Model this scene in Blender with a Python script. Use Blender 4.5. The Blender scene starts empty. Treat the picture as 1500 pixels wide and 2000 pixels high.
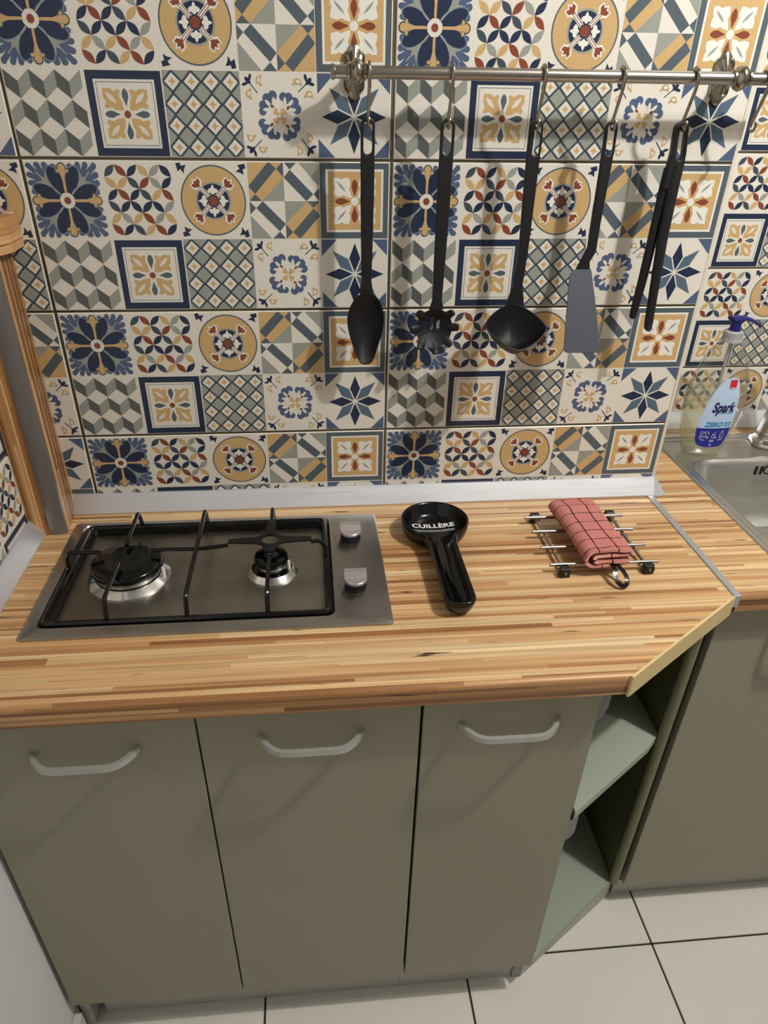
import bpy, bmesh, math, random
from mathutils import Vector, Matrix, Euler
from math import sin, cos, pi, radians

C = bpy.context.scene.collection
SC = bpy.context.scene

# ---------------------------------------------------------------- camera
cam = bpy.data.cameras.new('camera')
cam.sensor_fit = 'AUTO'; cam.sensor_width = 36
cam.lens = 1350.88/2000*36
cam.shift_x = 21.27/2000; cam.shift_y = 50.34/2000
cam.clip_start = .02
cam_o = bpy.data.objects.new('camera', cam); C.objects.link(cam_o)
right = Vector((0.99607159, -0.08768263, 0.01237528))
fwd = Vector((0.08061543, 0.84007617, -0.53644494))
up = Vector((0.03664072, 0.5353352, 0.84384458))
m = Matrix((right, up, -fwd)).transposed().to_4x4()
m.translation = Vector((0.37926632, -1.09334459, 0.61743054))
cam_o.matrix_world = m
SC.camera = cam_o

# ---------------------------------------------------------------- world, lamps, exposure
w = bpy.data.worlds.new('world'); SC.world = w; w.use_nodes = True
w.node_tree.nodes['Background'].inputs[0].default_value = (.98, .98, 1.0, 1)
w.node_tree.nodes['Background'].inputs[1].default_value = .11
def lamp(x, y, z, e, r, col):
    l = bpy.data.lights.new('ceiling_bulb', 'POINT'); l.energy = e; l.shadow_soft_size = r; l.color = col
    o = bpy.data.objects.new('ceiling_bulb', l); C.objects.link(o); o.location = (x, y, z)
lamp(1.36, -.72, 1.46, 42, .028, (1, .98, .94))
lamp(1.56, -.84, 1.46, 9, .028, (1, .98, .94))
SC.view_settings.view_transform = 'Standard'; SC.view_settings.look = 'None'
SC.view_settings.exposure = 0.50; SC.view_settings.gamma = 1; SC.view_settings.use_curve_mapping = False

random.seed(7)
def lin(c):
    return tuple(((v/255)/12.92 if v/255 <= .04045 else ((v/255+.055)/1.055)**2.4) for v in c)

# ---------------------------------------------------------------- mesh builder
class MB:
    def __init__(s): s.v = []; s.f = []; s.mi = []; s.col = []; s.uv = None; s.sm = []
    def add(s, vs, fs, mi=0, col=None, smooth=False, M=None):
        o = len(s.v)
        s.v += [tuple(M @ Vector(p)) if M else tuple(p) for p in vs]
        for f in fs:
            s.f.append([o+i for i in f]); s.mi.append(mi); s.col.append(col); s.sm.append(smooth)
        return s
    def box(s, a, b, bev=0, mi=0, col=None, M=None, seg=2):
        bm = bmesh.new(); bmesh.ops.create_cube(bm, size=1)
        for v in bm.verts:
            v.co = Vector([(a[i]+b[i])/2 + v.co[i]*(b[i]-a[i]) for i in range(3)])
        if bev: bmesh.ops.bevel(bm, geom=bm.edges[:], offset=bev, segments=seg, affect='EDGES', profile=.5)
        bm.verts.index_update()
        s.add([v.co[:] for v in bm.verts], [[v.index for v in f.verts] for f in bm.faces], mi, col, False, M); bm.free()
        return s
    def prism(s, pts, z0, z1, mi=0, col=None, M=None, bev=0, seg=2):
        bm = bmesh.new()
        lo = [bm.verts.new((x, y, z0)) for x, y in pts]; hi = [bm.verts.new((x, y, z1)) for x, y in pts]
        n = len(pts); bm.faces.new(lo[::-1]); top = bm.faces.new(hi)
        for i in range(n): bm.faces.new((lo[i], lo[(i+1) % n], hi[(i+1) % n], hi[i]))
        bmesh.ops.recalc_face_normals(bm, faces=bm.faces[:])
        if bev: bmesh.ops.bevel(bm, geom=list(top.edges), offset=bev, segments=seg, affect='EDGES', profile=.5)
        bm.verts.index_update()
        s.add([v.co[:] for v in bm.verts], [[v.index for v in f.verts] for f in bm.faces], mi, col, False, M); bm.free()
        return s
    def tube(s, path, r, n=10, mi=0, cap=True, M=None, sq=1.0):
        P = [Vector(p) for p in path]; R = r if isinstance(r, (list, tuple)) else [r]*len(P)
        t0 = (P[1]-P[0]).normalized()
        u = t0.orthogonal().normalized(); vs = []
        for i, p in enumerate(P):
            if i == 0: t = t0
            elif i == len(P)-1: t = (P[-1]-P[-2]).normalized()
            else: t = ((P[i+1]-p).normalized()+(p-P[i-1]).normalized()).normalized()
            u = (u - t*u.dot(t)).normalized(); w_ = t.cross(u)
            for k in range(n):
                a = 2*pi*k/n; vs.append(p + u*cos(a)*R[i] + w_*sin(a)*R[i]*sq)
        fs = []
        for i in range(len(P)-1):
            for k in range(n):
                fs.append((i*n+k, i*n+(k+1) % n, (i+1)*n+(k+1) % n, (i+1)*n+k))
        if cap: fs.append(tuple(range(n))[::-1]); fs.append(tuple(range((len(P)-1)*n, len(P)*n)))
        return s.add(vs, fs, mi, None, True, M)
    def lathe(s, prof, n=40, mi=0, M=None, smooth=True, ex=1, ey=1):
        vs = [(r*cos(2*pi*k/n)*ex, r*sin(2*pi*k/n)*ey, z) for r, z in prof for k in range(n)]
        fs = [(i*n+k, i*n+(k+1) % n, (i+1)*n+(k+1) % n, (i+1)*n+k) for i in range(len(prof)-1) for k in range(n)]
        if prof[0][0] > 1e-6: fs.append(tuple(range(n))[::-1])
        if prof[-1][0] > 1e-6: fs.append(tuple(range((len(prof)-1)*n, len(prof)*n)))
        return s.add(vs, fs, mi, None, smooth, M)
    def loft(s, rings, mi=0, cap=True, smooth=True, closed=True, M=None):
        n = len(rings[0]); vs = [p for r in rings for p in r]; fs = []
        for i in range(len(rings)-1):
            for k in range(n if closed else n-1):
                fs.append((i*n+k, i*n+(k+1) % n, (i+1)*n+(k+1) % n, (i+1)*n+k))
        if cap: fs.append(tuple(range(n))[::-1]); fs.append(tuple(range((len(rings)-1)*n, len(rings)*n)))
        return s.add(vs, fs, mi, None, smooth, M)
    def dish(s, outline, c, depth, t, p=2.0, nr=9, mi=0, M=None):
        """open bowl: outline in local XY, hollow towards -Z"""
        n = len(outline); vs = []; fs = []
        for side in (0, 1):
            for j in range(nr+1):
                q = 1-j/nr
                q = sin(q*pi/2)
                d = depth*(1-q**p)
                for x, y in outline:
                    k = 1 + (side*t/ max(.001, math.hypot(x-c[0], y-c[1])))*q if side else 1
                    vs.append((c[0]+(x-c[0])*q*k, c[1]+(y-c[1])*q*k, -d-side*t*(0.15+.85*(1-q))))
        m_ = (nr+1)*n
        for side in (0, 1):
            for j in range(nr):
                for k in range(n):
                    a = side*m_+j*n+k; b = side*m_+j*n+(k+1) % n
                    f = (a, b, b+n, a+n); fs.append(f if side else f[::-1])
        for k in range(n): fs.append((k, (k+1) % n, m_+(k+1) % n, m_+k))
        return s.add(vs, fs, mi, None, True, M)
    def build(s, name, mats, parent=None, loc=None, angle=40, merge=False):
        me = bpy.data.meshes.new(name); me.from_pydata([tuple(v) for v in s.v], [], s.f)
        if not isinstance(mats, (list, tuple)): mats = [mats]
        for m_ in mats: me.materials.append(m_)
        me.polygons.foreach_set('material_index', s.mi)
        me.polygons.foreach_set('use_smooth', s.sm)
        if any(c is not None for c in s.col):
            at = me.color_attributes.new('Col', 'FLOAT_COLOR', 'CORNER'); d = []
            for f, c in zip(s.f, s.col):
                c = c or (1, 1, 1); d += [c[0], c[1], c[2], 1.0]*len(f)
            at.data.foreach_set('color', d)
        if s.uv:
            ul = me.uv_layers.new(name='UVMap'); k = 0
            for f in s.f:
                for i in f: ul.data[k].uv = s.uv[i]; k += 1
        if merge:
            bm = bmesh.new(); bm.from_mesh(me); bmesh.ops.remove_doubles(bm, verts=bm.verts[:], dist=1e-6)
            bmesh.ops.recalc_face_normals(bm, faces=bm.faces[:]); bm.to_mesh(me); bm.free()
        if any(s.sm):
            try: me.set_sharp_from_angle(angle=radians(angle))
            except Exception: pass
        me.update(); me.validate()
        o = bpy.data.objects.new(name, me); C.objects.link(o)
        if loc: o.location = loc
        if parent: o.parent = parent
        return o

def thing(name, label, cat, loc=(0, 0, 0), group=None, rot=(0, 0, 0)):
    o = bpy.data.objects.new(name, None); C.objects.link(o); o.location = loc; o.rotation_euler = rot
    o.empty_display_size = .02; o['label'] = label; o['category'] = cat
    if group: o['group'] = group
    return o
def tag(o, label, cat, group=None):
    o['label'] = label; o['category'] = cat
    if group: o['group'] = group
    return o
def struct(o): o['kind'] = 'structure'; return o
def plabel(o, label): o['label'] = label; return o
def T(x, y, z): return Matrix.Translation((x, y, z))
def stadium(x0, x1, r, n=8):
    """rounded bar outline along x"""
    a = [(x1-r+r*cos(t), r*sin(t)) for t in [-pi/2+pi*i/n for i in range(n+1)]]
    b = [(x0+r+r*cos(t), r*sin(t)) for t in [pi/2+pi*i/n for i in range(n+1)]]
    return a+b
def rrect(x0, y0, x1, y1, r, n=6):
    o = []
    for cx, cy, a in ((x1-r, y0+r, -pi/2), (x1-r, y1-r, 0), (x0+r, y1-r, pi/2), (x0+r, y0+r, pi)):
        o += [(cx+r*cos(a+pi/2*i/n), cy+r*sin(a+pi/2*i/n)) for i in range(n+1)]
    return o
def plate2d(outlines, thick, bev=0, res=2):
    """flat plate with holes, local XY, thickness centred on Z; returns (verts, faces)"""
    cu = bpy.data.curves.new('tmp', 'CURVE'); cu.dimensions = '2D'; cu.fill_mode = 'BOTH'
    cu.extrude = max(thick/2-bev, 1e-5); cu.bevel_depth = bev; cu.bevel_resolution = res; cu.offset = -bev
    for ol in outlines:
        sp = cu.splines.new('POLY'); sp.points.add(len(ol)-1)
        for p, q in zip(sp.points, ol): p.co = (q[0], q[1], 0, 1)
        sp.use_cyclic_u = True
    o = bpy.data.objects.new('tmp', cu); me = o.to_mesh()
    vs = [v.co[:] for v in me.vertices]; fs = [tuple(p.vertices) for p in me.polygons]
    o.to_mesh_clear(); bpy.data.objects.remove(o); bpy.data.curves.remove(cu)
    return vs, fs
def smoothc(pts, it=2):
    for _ in range(it):
        q = []
        for i in range(len(pts)):
            a = pts[i]; b = pts[(i+1) % len(pts)]
            q += [tuple(.75*x+.25*y for x, y in zip(a, b)), tuple(.25*x+.75*y for x, y in zip(a, b))]
        pts = q
    return pts
def smoothp(pts, it=2):
    for _ in range(it):
        q = [pts[0]]
        for a, b in zip(pts, pts[1:]):
            q += [tuple(.75*x+.25*y for x, y in zip(a, b)), tuple(.25*x+.75*y for x, y in zip(a, b))]
        q.append(pts[-1]); pts = q
    return pts
XZ = Matrix(((1, 0, 0, 0), (0, 0, 1, 0), (0, 1, 0, 0), (0, 0, 0, 1)))   # local (x,y,z) -> (x, z, y): plate stands in the XZ plane
def text_mesh(txt, size, shear=0, bold=0, space=1):
    cu = bpy.data.curves.new('tmp', 'FONT'); cu.body = txt; cu.size = size; cu.align_x = 'CENTER'; cu.align_y = 'CENTER'
    cu.shear = shear; cu.offset = bold; cu.space_character = space; cu.fill_mode = 'FRONT'; cu.resolution_u = 4
    o = bpy.data.objects.new('tmp', cu); me = o.to_mesh()
    vs = [v.co[:] for v in me.vertices]; fs = [tuple(p.vertices) for p in me.polygons]
    o.to_mesh_clear(); bpy.data.objects.remove(o); bpy.data.curves.remove(cu)
    return vs, fs

# ---------------------------------------------------------------- materials
def mat(name, base=(128, 128, 128), rough=.5, metal=0, spec=.5, noise=0, nscale=30, bump=0, bscale=200, stretch=(1, 1, 1), coat=0, trans=0, ior=1.45, noise2=None):
    m = bpy.data.materials.new(name); m.use_nodes = True; nt = m.node_tree; b = nt.nodes['Principled BSDF']
    c = lin(base); b.inputs['Base Color'].default_value = (*c, 1); b.inputs['Roughness'].default_value = rough
    b.inputs['Metallic'].default_value = metal; b.inputs['Specular IOR Level'].default_value = spec
    b.inputs['Coat Weight'].default_value = coat; b.inputs['Transmission Weight'].default_value = trans; b.inputs['IOR'].default_value = ior
    tc = nt.nodes.new('ShaderNodeTexCoord'); mp = nt.nodes.new('ShaderNodeMapping'); mp.inputs['Scale'].default_value = stretch
    nt.links.new(tc.outputs['Object'], mp.inputs['Vector'])
    if noise:
        n = nt.nodes.new('ShaderNodeTexNoise'); n.inputs['Scale'].default_value = nscale; n.inputs['Detail'].default_value = 5
        nt.links.new(mp.outputs[0], n.inputs['Vector'])
        r = nt.nodes.new('ShaderNodeMapRange'); r.inputs[1].default_value = .11; r.inputs[2].default_value = .75
        r.inputs[3].default_value = 1-noise; r.inputs[4].default_value = 1+noise
        nt.links.new(n.outputs['Fac'], r.inputs[0])
        mx = nt.nodes.new('ShaderNodeVectorMath'); mx.operation = 'SCALE'; mx.inputs[0].default_value = c
        nt.links.new(r.outputs[0], mx.inputs['Scale']); nt.links.new(mx.outputs[0], b.inputs['Base Color'])
        if metal:
            r2 = nt.nodes.new('ShaderNodeMapRange'); r2.inputs[3].default_value = rough*.75; r2.inputs[4].default_value = rough*1.3
            nt.links.new(n.outputs['Fac'], r2.inputs[0]); nt.links.new(r2.outputs[0], b.inputs['Roughness'])
    if bump:
        n = nt.nodes.new('ShaderNodeTexNoise'); n.inputs['Scale'].default_value = bscale; n.inputs['Detail'].default_value = 3
        nt.links.new(mp.outputs[0], n.inputs['Vector'])
        bp = nt.nodes.new('ShaderNodeBump'); bp.inputs['Strength'].default_value = bump; bp.inputs['Distance'].default_value = .001
        nt.links.new(n.outputs['Fac'], bp.inputs['Height']); nt.links.new(bp.outputs[0], b.inputs['Normal'])
    return m

def wood_mat(name, axis_u, axis_v, row=.0060, length=.55, stops=None, bright=1.0):
    """laminated lamella boards: rows of thin staves with their own tone"""
    m = bpy.data.materials.new(name); m.use_nodes = True; nt = m.node_tree; N = nt.nodes; Lk = nt.links; b = N['Principled BSDF']
    tc = N.new('ShaderNodeTexCoord'); sx = N.new('ShaderNodeSeparateXYZ'); Lk.new(tc.outputs['Object'], sx.inputs[0])
    def M_(op, a, b_=None, c=None):
        n = N.new('ShaderNodeMath'); n.operation = op
        for i, q in enumerate((a, b_, c)):
            if q is None: continue
            if isinstance(q, (int, float)): n.inputs[i].default_value = q
            else: Lk.new(q, n.inputs[i])
        return n.outputs[0]
    def comb(ax):
        out = None
        for i, k in enumerate(ax):
            if k == 0: continue
            t = M_('MULTIPLY', sx.outputs[i], k); out = t if out is None else M_('ADD', out, t)
        return out
    u = comb(axis_u); v = comb(axis_v)
    rv = M_('DIVIDE', v, row)
    wob = N.new('ShaderNodeTexNoise'); wob.noise_dimensions = '1D'; wob.inputs['Scale'].default_value = .35; Lk.new(rv, wob.inputs['W'])
    rv = M_('ADD', rv, M_('MULTIPLY', wob.outputs['Fac'], 3.0))
    r = M_('FLOOR', rv)
    wn = N.new('ShaderNodeTexWhiteNoise'); wn.noise_dimensions = '1D'; Lk.new(r, wn.inputs['W'])
    ul = M_('DIVIDE', M_('ADD', u, M_('MULTIPLY', wn.outputs['Value'], 7.3)), length)
    ix = M_('FLOOR', ul)
    cb = N.new('ShaderNodeCombineXYZ'); Lk.new(ix, cb.inputs[0]); Lk.new(r, cb.inputs[1])
    w2 = N.new('ShaderNodeTexWhiteNoise'); w2.noise_dimensions = '2D'; Lk.new(cb.outputs[0], w2.inputs['Vector'])
    cr = N.new('ShaderNodeValToRGB'); e = cr.color_ramp; e.interpolation = 'LINEAR'
    stops = stops or [(0, (146, 98, 60)), (.10, (174, 126, 82)), (.26, (194, 150, 102)), (.60, (203, 165, 119)), (.86, (212, 179, 134)), (1, (222, 196, 152))]
    e.elements[0].position = stops[0][0]; e.elements[0].color = (*lin(stops[0][1]), 1)
    e.elements[1].position = stops[-1][0]; e.elements[1].color = (*lin(stops[-1][1]), 1)
    for p, c in stops[1:-1]:
        q = e.elements.new(p); q.color = (*lin(c), 1)
    Lk.new(w2.outputs['Value'], cr.inputs[0])
    # grain streaks inside a stave
    cg = N.new('ShaderNodeCombineXYZ'); Lk.new(M_('MULTIPLY', u, 3.5), cg.inputs[0]); Lk.new(M_('MULTIPLY', v, 190), cg.inputs[1]); Lk.new(M_('MULTIPLY', ix, 3.7), cg.inputs[2])
    g = N.new('ShaderNodeTexNoise'); g.inputs['Scale'].default_value = 1.0; g.inputs['Detail'].default_value = 6; Lk.new(cg.outputs[0], g.inputs['Vector'])
    gr = N.new('ShaderNodeMapRange'); gr.inputs[1].default_value = .28; gr.inputs[2].default_value = .60; gr.inputs[3].default_value = .70*bright; gr.inputs[4].default_value = 1.13*bright
    Lk.new(g.outputs['Fac'], gr.inputs[0])
    sc = N.new('ShaderNodeVectorMath'); sc.operation = 'SCALE'; Lk.new(cr.outputs[0], sc.inputs[0]); Lk.new(gr.outputs[0], sc.inputs['Scale'])
    # dark resin flecks
    cf = N.new('ShaderNodeCombineXYZ'); Lk.new(M_('MULTIPLY', u, 9), cf.inputs[0]); Lk.new(M_('MULTIPLY', v, 95), cf.inputs[1])
    fl = N.new('ShaderNodeTexNoise'); fl.inputs['Scale'].default_value = 1.0; fl.inputs['Detail'].default_value = 2; Lk.new(cf.outputs[0], fl.inputs['Vector'])
    fr = N.new('ShaderNodeMapRange'); fr.inputs[1].default_value = .68; fr.inputs[2].default_value = .73; Lk.new(fl.outputs['Fac'], fr.inputs[0])
    mx = N.new('ShaderNodeMix'); mx.data_type = 'RGBA'; Lk.new(fr.outputs[0], mx.inputs[0]); Lk.new(sc.outputs[0], mx.inputs[6]); mx.inputs[7].default_value = (*lin((58, 34, 20)), 1)
    Lk.new(mx.outputs[2], b.inputs['Base Color'])
    b.inputs['Roughness'].default_value = .38; b.inputs['Specular IOR Level'].default_value = .4
    return m

M = {}
def ceramic(name, rough, spec):
    m = bpy.data.materials.new(name); m.use_nodes = True; nt = m.node_tree; b = nt.nodes['Principled BSDF']
    at = nt.nodes.new('ShaderNodeVertexColor'); at.layer_name = 'Col'
    tc = nt.nodes.new('ShaderNodeTexCoord'); n = nt.nodes.new('ShaderNodeTexNoise'); n.inputs['Scale'].default_value = 420; n.inputs['Detail'].default_value = 4
    nt.links.new(tc.outputs['Object'], n.inputs['Vector'])
    r = nt.nodes.new('ShaderNodeMapRange'); r.inputs[1].default_value = .3; r.inputs[2].default_value = .7; r.inputs[3].default_value = .93; r.inputs[4].default_value = 1.06
    nt.links.new(n.outputs['Fac'], r.inputs[0])
    s = nt.nodes.new('ShaderNodeVectorMath'); s.operation = 'SCALE'; nt.links.new(at.outputs['Color'], s.inputs[0]); nt.links.new(r.outputs[0], s.inputs['Scale'])
    nt.links.new(s.outputs[0], b.inputs['Base Color'])
    b.inputs['Roughness'].default_value = rough; b.inputs['Specular IOR Level'].default_value = spec
    return m
M['ceramic'] = ceramic('printed_ceramic', .32, .45)
M['grout'] = mat('dark_grout', (84, 76, 60), .9, noise=.75, nscale=4, bump=.3, bscale=500)
M['grout_floor'] = mat('floor_grout', (50, 46, 36), .9, noise=.3, nscale=30)
M['floor_tile'] = mat('floor_ceramic', (222, 219, 211), .28, spec=.4, noise=.03, nscale=6)
M['plaster'] = mat('white_plaster', (214, 213, 214), .85, noise=.04, nscale=9, bump=.3, bscale=60)
M['ceiling'] = mat('ceiling_paint', (150, 148, 142), .9)
M['cabinet'] = mat('olive_laminate', (151, 148, 128), .46, spec=.42, noise=.05, nscale=3, bump=.12, bscale=900)
M['cabinet_edge'] = mat('olive_edge', (120, 118, 90), .5, noise=.08, nscale=60, stretch=(1, 1, .1))
M['shelf'] = mat('sage_board', (160, 168, 152), .5, noise=.03, nscale=8)
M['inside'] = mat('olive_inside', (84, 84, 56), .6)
M['plinth'] = mat('grey_plinth', (182, 179, 172), .5, noise=.10, nscale=60, stretch=(.2, .2, 3))
M['rib'] = mat('ribbed_grey_edging', (150, 152, 148), .5)
M['black_gap'] = mat('shadow_gap', (14, 13, 11), .9)
M['wood'] = wood_mat('lamella_worktop', (1, 0, 0), (0, 1, 1))
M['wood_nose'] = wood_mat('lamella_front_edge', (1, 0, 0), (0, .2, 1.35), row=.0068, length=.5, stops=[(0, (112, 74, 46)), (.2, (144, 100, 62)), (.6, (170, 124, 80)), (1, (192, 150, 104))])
M['wood_edge'] = mat('pale_maple_edge', (214, 190, 138), .45, noise=.10, nscale=30, stretch=(.5, .5, 12))
M['wood_post'] = wood_mat('post_laminate', (0, 0, 1), (1, 1, 0), row=.0042, length=.9, stops=[(0, (92, 56, 28)), (.35, (142, 96, 54)), (.65, (186, 140, 92)), (1, (208, 170, 122))])
M['wood_cap'] = wood_mat('cap_laminate', (1, 0, 0), (0, 0, 1), row=.014, length=.5, stops=[(0, (176, 120, 74)), (.5, (200, 148, 98)), (1, (214, 170, 120))])
M['alu'] = mat('brushed_aluminium', (226, 227, 232), .50, metal=.9, noise=.05, nscale=40, stretch=(.3, 8, 8))
M['alu_dark'] = mat('grey_post_profile', (128, 124, 122), .42, metal=.55, noise=.06, nscale=60, stretch=(8, 8, .3))
M['alu_strip'] = mat('joint_aluminium', (196, 200, 206), .4, metal=.75)
M['steel'] = mat('worn_hob_steel', (150, 147, 138), .36, metal=1, noise=.30, nscale=9, stretch=(.7, 1, 1), bump=.06, bscale=700)
M['steel_rim'] = mat('hob_rim_steel', (168, 165, 160), .30, metal=1, noise=.05, nscale=30, stretch=(.6, 1, 1))
M['sink'] = mat('sink_steel', (205, 204, 200), .34, metal=1, noise=.07, nscale=80, stretch=(.3, 2, 1))
M['chrome'] = mat('chrome', (200, 198, 194), .10, metal=1)
M['nickel'] = mat('satin_nickel', (172, 166, 158), .27, metal=1, noise=.05, nscale=90, stretch=(.1, 3, 3))
M['nickel_aged'] = mat('aged_nickel', (160, 152, 138), .24, metal=1, noise=.28, nscale=90)
M['burner_alu'] = mat('burner_aluminium', (216, 214, 210), .22, metal=1, noise=.06, nscale=200)
M['enamel'] = mat('black_enamel', (9, 9, 10), .16, spec=.5)
M['iron'] = mat('black_enamelled_wire', (10, 10, 11), .22, spec=.5)
M['knob_silver'] = mat('silver_knob', (200, 190, 192), .3, metal=.7)
M['black_plastic'] = mat('black_plastic', (16, 16, 17), .4)
M['nylon'] = mat('charcoal_nylon', (25, 25, 28), .42, spec=.45, bump=.35, bscale=1500)
M['nylon_lit'] = mat('lit_nylon_blade', (72, 77, 87), .45, spec=.5, bump=.25, bscale=1200)  # black nylon lightened to grey-blue: light on the tilted blade is painted in
M['melamine'] = mat('black_glazed_ceramic', (8, 8, 9), .2, spec=.5)
M['white_print'] = mat('white_print', (225, 225, 225), .5)
M['chrome_rod'] = mat('trivet_chrome', (176, 172, 166), .2, metal=1)
M['handle'] = mat('handle_satin', (190, 189, 186), .38, metal=.55)
M['white_cap'] = mat('grey_plastic_cap', (176, 180, 188), .4)
M['skirting'] = mat('cream_skirting', (206, 202, 190), .4)

# ---------------------------------------------------------------- printed tile patterns (cell = unit square, painted as flat inlays)
CR = lin((224, 219, 208)); NV = lin((36, 48, 74)); BL = lin((80, 96, 126)); SL = lin((84, 96, 104)); SG = lin((152, 155, 147))
GO = lin((202, 168, 116)); RU = lin((134, 70, 48)); DK = lin((90, 94, 92)); WH = lin((230, 228, 220)); DS = lin((64, 76, 86)); LB = lin((116, 128, 148))
def ell(cx, cy, rx, ry, a=0, n=14):
    return [(cx+rx*cos(t)*cos(a)-ry*sin(t)*sin(a), cy+rx*cos(t)*sin(a)+ry*sin(t)*cos(a)) for t in [2*pi*i/n for i in range(n)]]
def rot(pts, a, c=(.5, .5)):
    return [(c[0]+(x-c[0])*cos(a)-(y-c[1])*sin(a), c[1]+(x-c[0])*sin(a)+(y-c[1])*cos(a)) for x, y in pts]
def rc(x0, y0, x1, y1): return [(x0, y0), (x1, y0), (x1, y1), (x0, y1)]
def ln(a, b, w):
    d = Vector((b[0]-a[0], b[1]-a[1])); d.normalize(); n = (-d.y*w/2, d.x*w/2)
    return [(a[0]+n[0], a[1]+n[1]), (a[0]-n[0], a[1]-n[1]), (b[0]-n[0], b[1]-n[1]), (b[0]+n[0], b[1]+n[1])]
def lens(a, b, w, n=6):
    ax, ay = a; bx, by = b; d = Vector((bx-ax, by-ay)); L_ = d.length; d /= L_; nx, ny = -d.y, d.x
    P = [(ax+(bx-ax)*i/n, ay+(by-ay)*i/n, w*sin(pi*i/n)) for i in range(n+1)]
    return [(x+nx*k, y+ny*k) for x, y, k in P] + [(x-nx*k, y-ny*k) for x, y, k in P[-2:0:-1]]
def drop(cx, cy, a, L_=.17, w=.045):
    """tear drop, pointed end at (cx,cy), running out at angle a"""
    P = [(0, 0), (.25*L_, w*.45), (.55*L_, w), (.8*L_, w*.85), (.95*L_, w*.4), (L_, 0), (.95*L_, -w*.4), (.8*L_, -w*.85), (.55*L_, -w), (.25*L_, -w*.45)]
    return [(cx+x*cos(a)-y*sin(a), cy+x*sin(a)+y*cos(a)) for x, y in P]
Q4 = [0, pi/2, pi, 3*pi/2]
def p_flower():
    S = []
    for q in Q4:
        R = lambda p, c: S.append((c, rot(p, q)))
        for x, y in ((.07, .93), (.18, .94), (.28, .94), (.39, .92), (.06, .82), (.06, .72), (.08, .61)):
            R(ell(x, y, .042, .036, pi/4 if abs(x-y) > 2 else 0), BL)
            R(ln((x, y), (.30, .70), .07), BL)
        R([(.10, .56), (.12, .80), (.20, .88), (.44, .90), (.5, .5)], BL)
        for a in (67.5, 22.5):
            a_ = radians(90+a); cx, cy = .5+.27*cos(a_), .5+.27*sin(a_)
            R(ell(cx+.00, cy, .205, .105, a_, 18), LB); R(ell(cx, cy, .185, .088, a_, 18), NV)
        R(ln((.46, .54), (.14, .86), .018), SG); R(drop(.36, .64, radians(135), .22, .035), SG)
        R([(.30, .70), (.27, .88), (.25, .76), (.12, .73)], SG)
    for q in Q4:
        R = lambda p, c: S.append((c, rot(p, q)))
        R(ell(.5, .91, .062, .062), DS); R(ell(.43, .87, .034, .03), DS); R(ell(.57, .87, .034, .03), DS)
        R(ell(.5, .91, .047, .047), GO); R(ell(.44, .87, .026, .02), GO); R(ell(.56, .87, .026, .02), GO)
        R([(.485, .5), (.515, .5), (.518, .76), (.54, .87), (.46, .87), (.482, .76)], GO)
    S.append((CR, [(.5+.105*cos(a), .5+.105*sin(a)) for a in [pi/8+pi/4*i for i in range(8)]])); S.append((RU, ell(.5, .5, .048, .048)))
    return CR, S
def p_petals():
    K = {'n': NV, 'r': RU, 'g': GO, 's': DS, 'e': SG}
    rows = ['nrnegn', 'ggsren', 'nrnsgr', 'snnnne', 'gegreg', 'rnsgrn']
    rows[0] = 'srngen'; S = []; m_ = .05; c = (1-2*m_)/6
    for r in range(6):
        for k in range(6):
            x0 = m_+k*c; y1 = 1-m_-r*c; y0 = y1-c
            up_ = (k+r) % 2 == 0
            a, b = ((x0, y0), (x0+c, y1)) if up_ else ((x0, y1), (x0+c, y0))
            S.append((K[rows[r][k]], lens(a, b, .047)))
    return CR, S
def p_ring():
    S = [(SL, ell(.5, .5, .455, .455, 0, 48)), (GO, ell(.5, .5, .435, .435, 0, 48)), (SG, ell(.5, .5, .245, .245, 0, 32)), (NV, ell(.5, .5, .22, .22, 0, 32))]
    for q in Q4:
        R = lambda p, c: S.append((c, rot(p, q)))
        R([(.5, .56), (.522, .60), (.560, .607), (.575, .635), (.548, .660), (.524, .662), (.515, .69), (.5, .712), (.485, .69), (.476, .662), (.452, .660), (.425, .635), (.44, .607), (.478, .60)], WH)
        d = lambda x, y: rot([(x, y)], -pi/4)[0]
        R([d(x, y) for x, y in ((.470, .5), (.470, .72), (.455, .755), (.415, .785), (.425, .865), (.47, .850), (.5, .895), (.53, .850), (.575, .865), (.585, .785), (.545, .755), (.530, .72), (.530, .5))], WH)
        R([d(x, y) for x, y in ((.5, .75), (.435, .80), (.44, .85), (.48, .83), (.5, .865), (.52, .83), (.56, .85), (.565, .80))], RU)
        R([d(x, y) for x, y in rc(.480, .5, .490, .76)], RU); R([d(x, y) for x, y in rc(.510, .5, .520, .76)], RU)
        R([(.03, .97), (.05, .87), (.09, .90), (.13, .84), (.14, .90), (.17, .95), (.10, .94), (.09, .98)], NV)
    S.append((NV, ell(.5, .5, .085, .085, 0, 8))); S.append((RU, ell(.5, .5, .068, .068, 0, 8)))
    return CR, S
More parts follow.
